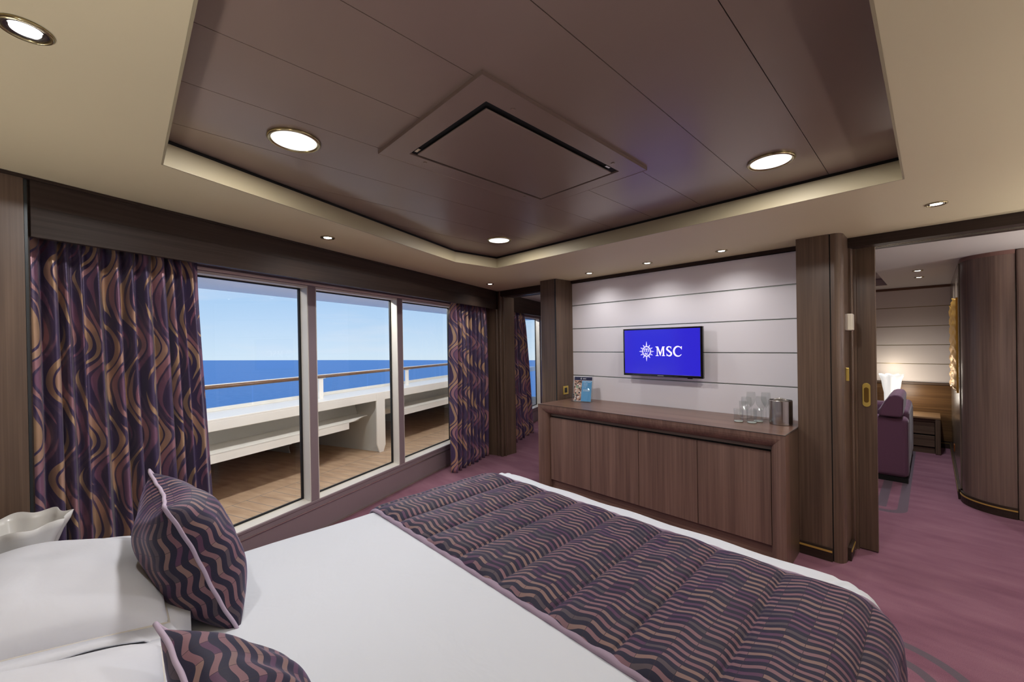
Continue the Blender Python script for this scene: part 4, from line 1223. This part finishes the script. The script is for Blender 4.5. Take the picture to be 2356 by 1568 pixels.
obj('upstand', B().box(-1.5, 9.5, 2.06, 2.10, 0.808, 0.845), white_paint, bw, bevel=.004)
obj('plating', B().prism_x([(2.10, .79), (2.13, .79), (2.00, .40), (1.97, .40)], -1.5, 9.5), flat('grey_white_paint', (236, 236, 230), 0.5), bw)
sh = B()
for (a, c_) in ((-1.5, 3.10), (4.10, 6.6)):
    sh.box(a, c_, 1.585, 1.60, 0.418, 0.50)
    n = 14
    pts = [(a, 1.98), (a, 1.585), (c_, 1.585)]
    for i in range(1, n + 1):
        q_ = i / n; pts.append((c_ + .47 * q_, 1.585 + .16 * (3 * q_ * q_ - 2 * q_ ** 3)))
    pts.append((c_ + .47, 1.98))
    sh.prism(pts, 0.494, 0.504)
obj('shelf', sh, white_paint, bw)
for s_ in (0.05, 3.575, 7.1):
    fr_ = [(s_, .80), (s_, .115), (s_ + .045, 0.0), (s_ + .115, 0.0), (s_ + .155, .085), (s_ + .155, .80)]
    pst = obj('stanchion', B().prism_y(fr_, 1.583, 1.60), white_paint, bw)
    obj('web_plate', B().prism_x([(1.60, .79), (2.10, .79), (2.0, .50), (3.0, .0), (1.60, 0.0)], s_ + .065, s_ + .085), flat('grey_paint', (196, 196, 190), .5) if not D.materials.get('grey_paint') else D.materials['grey_paint'], bw)
obj('outer_plating', B().prism_x([(1.98, .50), (2.0, .50), (3.3, .06), (3.3, 0.0), (3.26, 0.0), (3.26, .05)], -1.5, 9.5), white_paint, bw)
for s_ in (.8, 3.14, 5.4):
    obj('gusset', B().prism_x([(2.70, .12), (2.74, .10), (2.745, .06), (2.72, .0), (3.2, 0.0), (3.2, .10), (2.60, .30), (2.60, .20)], s_, s_ + .012), D.materials['grey_paint'], bw)
ra = thing('balcony_handrail', 'teak handrail on white posts above the balcony bulwark', 'handrail', WL(0, 1.85, 0), WA)
def rail_sec(n=14):
    return [(.038 * math.cos(2 * PI * i / n), .020 * math.sin(2 * PI * i / n)) for i in range(n)]
obj('teak_rail', B().prism_x([(y, 1.070 + z) for y, z in rail_sec()], -1.5, 9.5), wood('varnished_teak', 0, (80, 54, 38), (104, 74, 52), (122, 90, 64), rough=.3), ra, smooth=True)
obj('rail_cap_strip', B().box(-1.5, 9.5, -.022, .022, 1.088, 1.094), white_paint, ra)
for s_ in (-.30, 1.31, 2.92, 4.53, 6.14, 7.75):
    obj('post', B().box(s_ - .03, s_ + .03, -.012, .012, .808, 1.052), white_paint, ra)
    obj('post_head', B().box(s_ - .06, s_ + .06, -.02, .02, 1.046, 1.054), white_paint, ra)
for a, c_ in ((-1.1, .495), (.515, 2.105), (2.125, 3.715), (3.735, 5.325), (5.345, 6.935), (6.955, 8.5)):
    obj('glass_panel', B().box(a, c_, .03, .038, .845, 1.052), pane, ra)
# unseen lamps added under the deck above to brighten the balcony
for i, s_ in enumerate((.2, 1.9, 3.6, 5.6)):
    bx = thing('added_balcony_lamp', 'added slim white tube lamp under the deck above, ' + ('outside the big curtain', 'outside the left window', 'outside the narrow curtain', 'outside the lounge windows')[i], 'added outdoor lamp', WL(s_, .68, 2.0515), WA, 'added lamps under the deck above the balcony')
    obj('housing', B().box(-.25, .25, -.04, .04, -.015, 0), white_paint, bx)
    obj('tube', B().tube([(-.24, 0, -.028), (.24, 0, -.028)], .012, 10), diffuser, bx)
    for k_ in (-.15, .15):
        ld = D.lights.new('balcony', 'POINT'); ld.shadow_soft_size = .03; ld.energy = BALC; ld.color = (1, .98, .96)
        lo = D.objects.new('lamp_light', ld); COL.objects.link(lo); lo.parent = bx; lo.location = (k_, 0, -.06)
# sea: a huge surface far below; the ship heels a little, so it is not quite level with the deck
nrm = Vector((-0.0166901, 0.0391949, 0.9989)).normalized()
def seamat():
    mt, t, p = newmat('open_sea')
    c = N(t, 'TexCoord'); n = N(t, 'TexNoise'); n.inputs['Scale'].default_value = .25; n.inputs['Detail'].default_value = 8; n.inputs['Roughness'].default_value = .65
    t.links.new(c.outputs['Object'], n.inputs[0])
    t.links.new(ramp(t, n.outputs[0], [(0.3, (120, 164, 212)), (0.7, (142, 184, 226))]), p.inputs['Base Color'])
    p.inputs['Roughness'].default_value = .6; p.inputs['Specular IOR Level'].default_value = .12
    b_ = N(t, 'Bump'); b_.inputs['Strength'].default_value = .5; b_.inputs['Distance'].default_value = 1.0
    t.links.new(n.outputs[0], b_.inputs['Height']); t.links.new(b_.outputs[0], p.inputs['Normal'])
    return mt
G_ = 9000.0
sea = obj('sea', B().add([(-G_, -G_, 0), (G_, -G_, 0), (G_, G_, 0), (-G_, G_, 0)], [(0, 1, 2, 3)]), seamat())
tag(sea, 'calm blue open sea out to the horizon', 'sea', kind='stuff')
sea.rotation_euler = nrm.to_track_quat('Z', 'Y').to_euler()
sea.location = Vector((0, 0, HC)) - nrm * 22.0
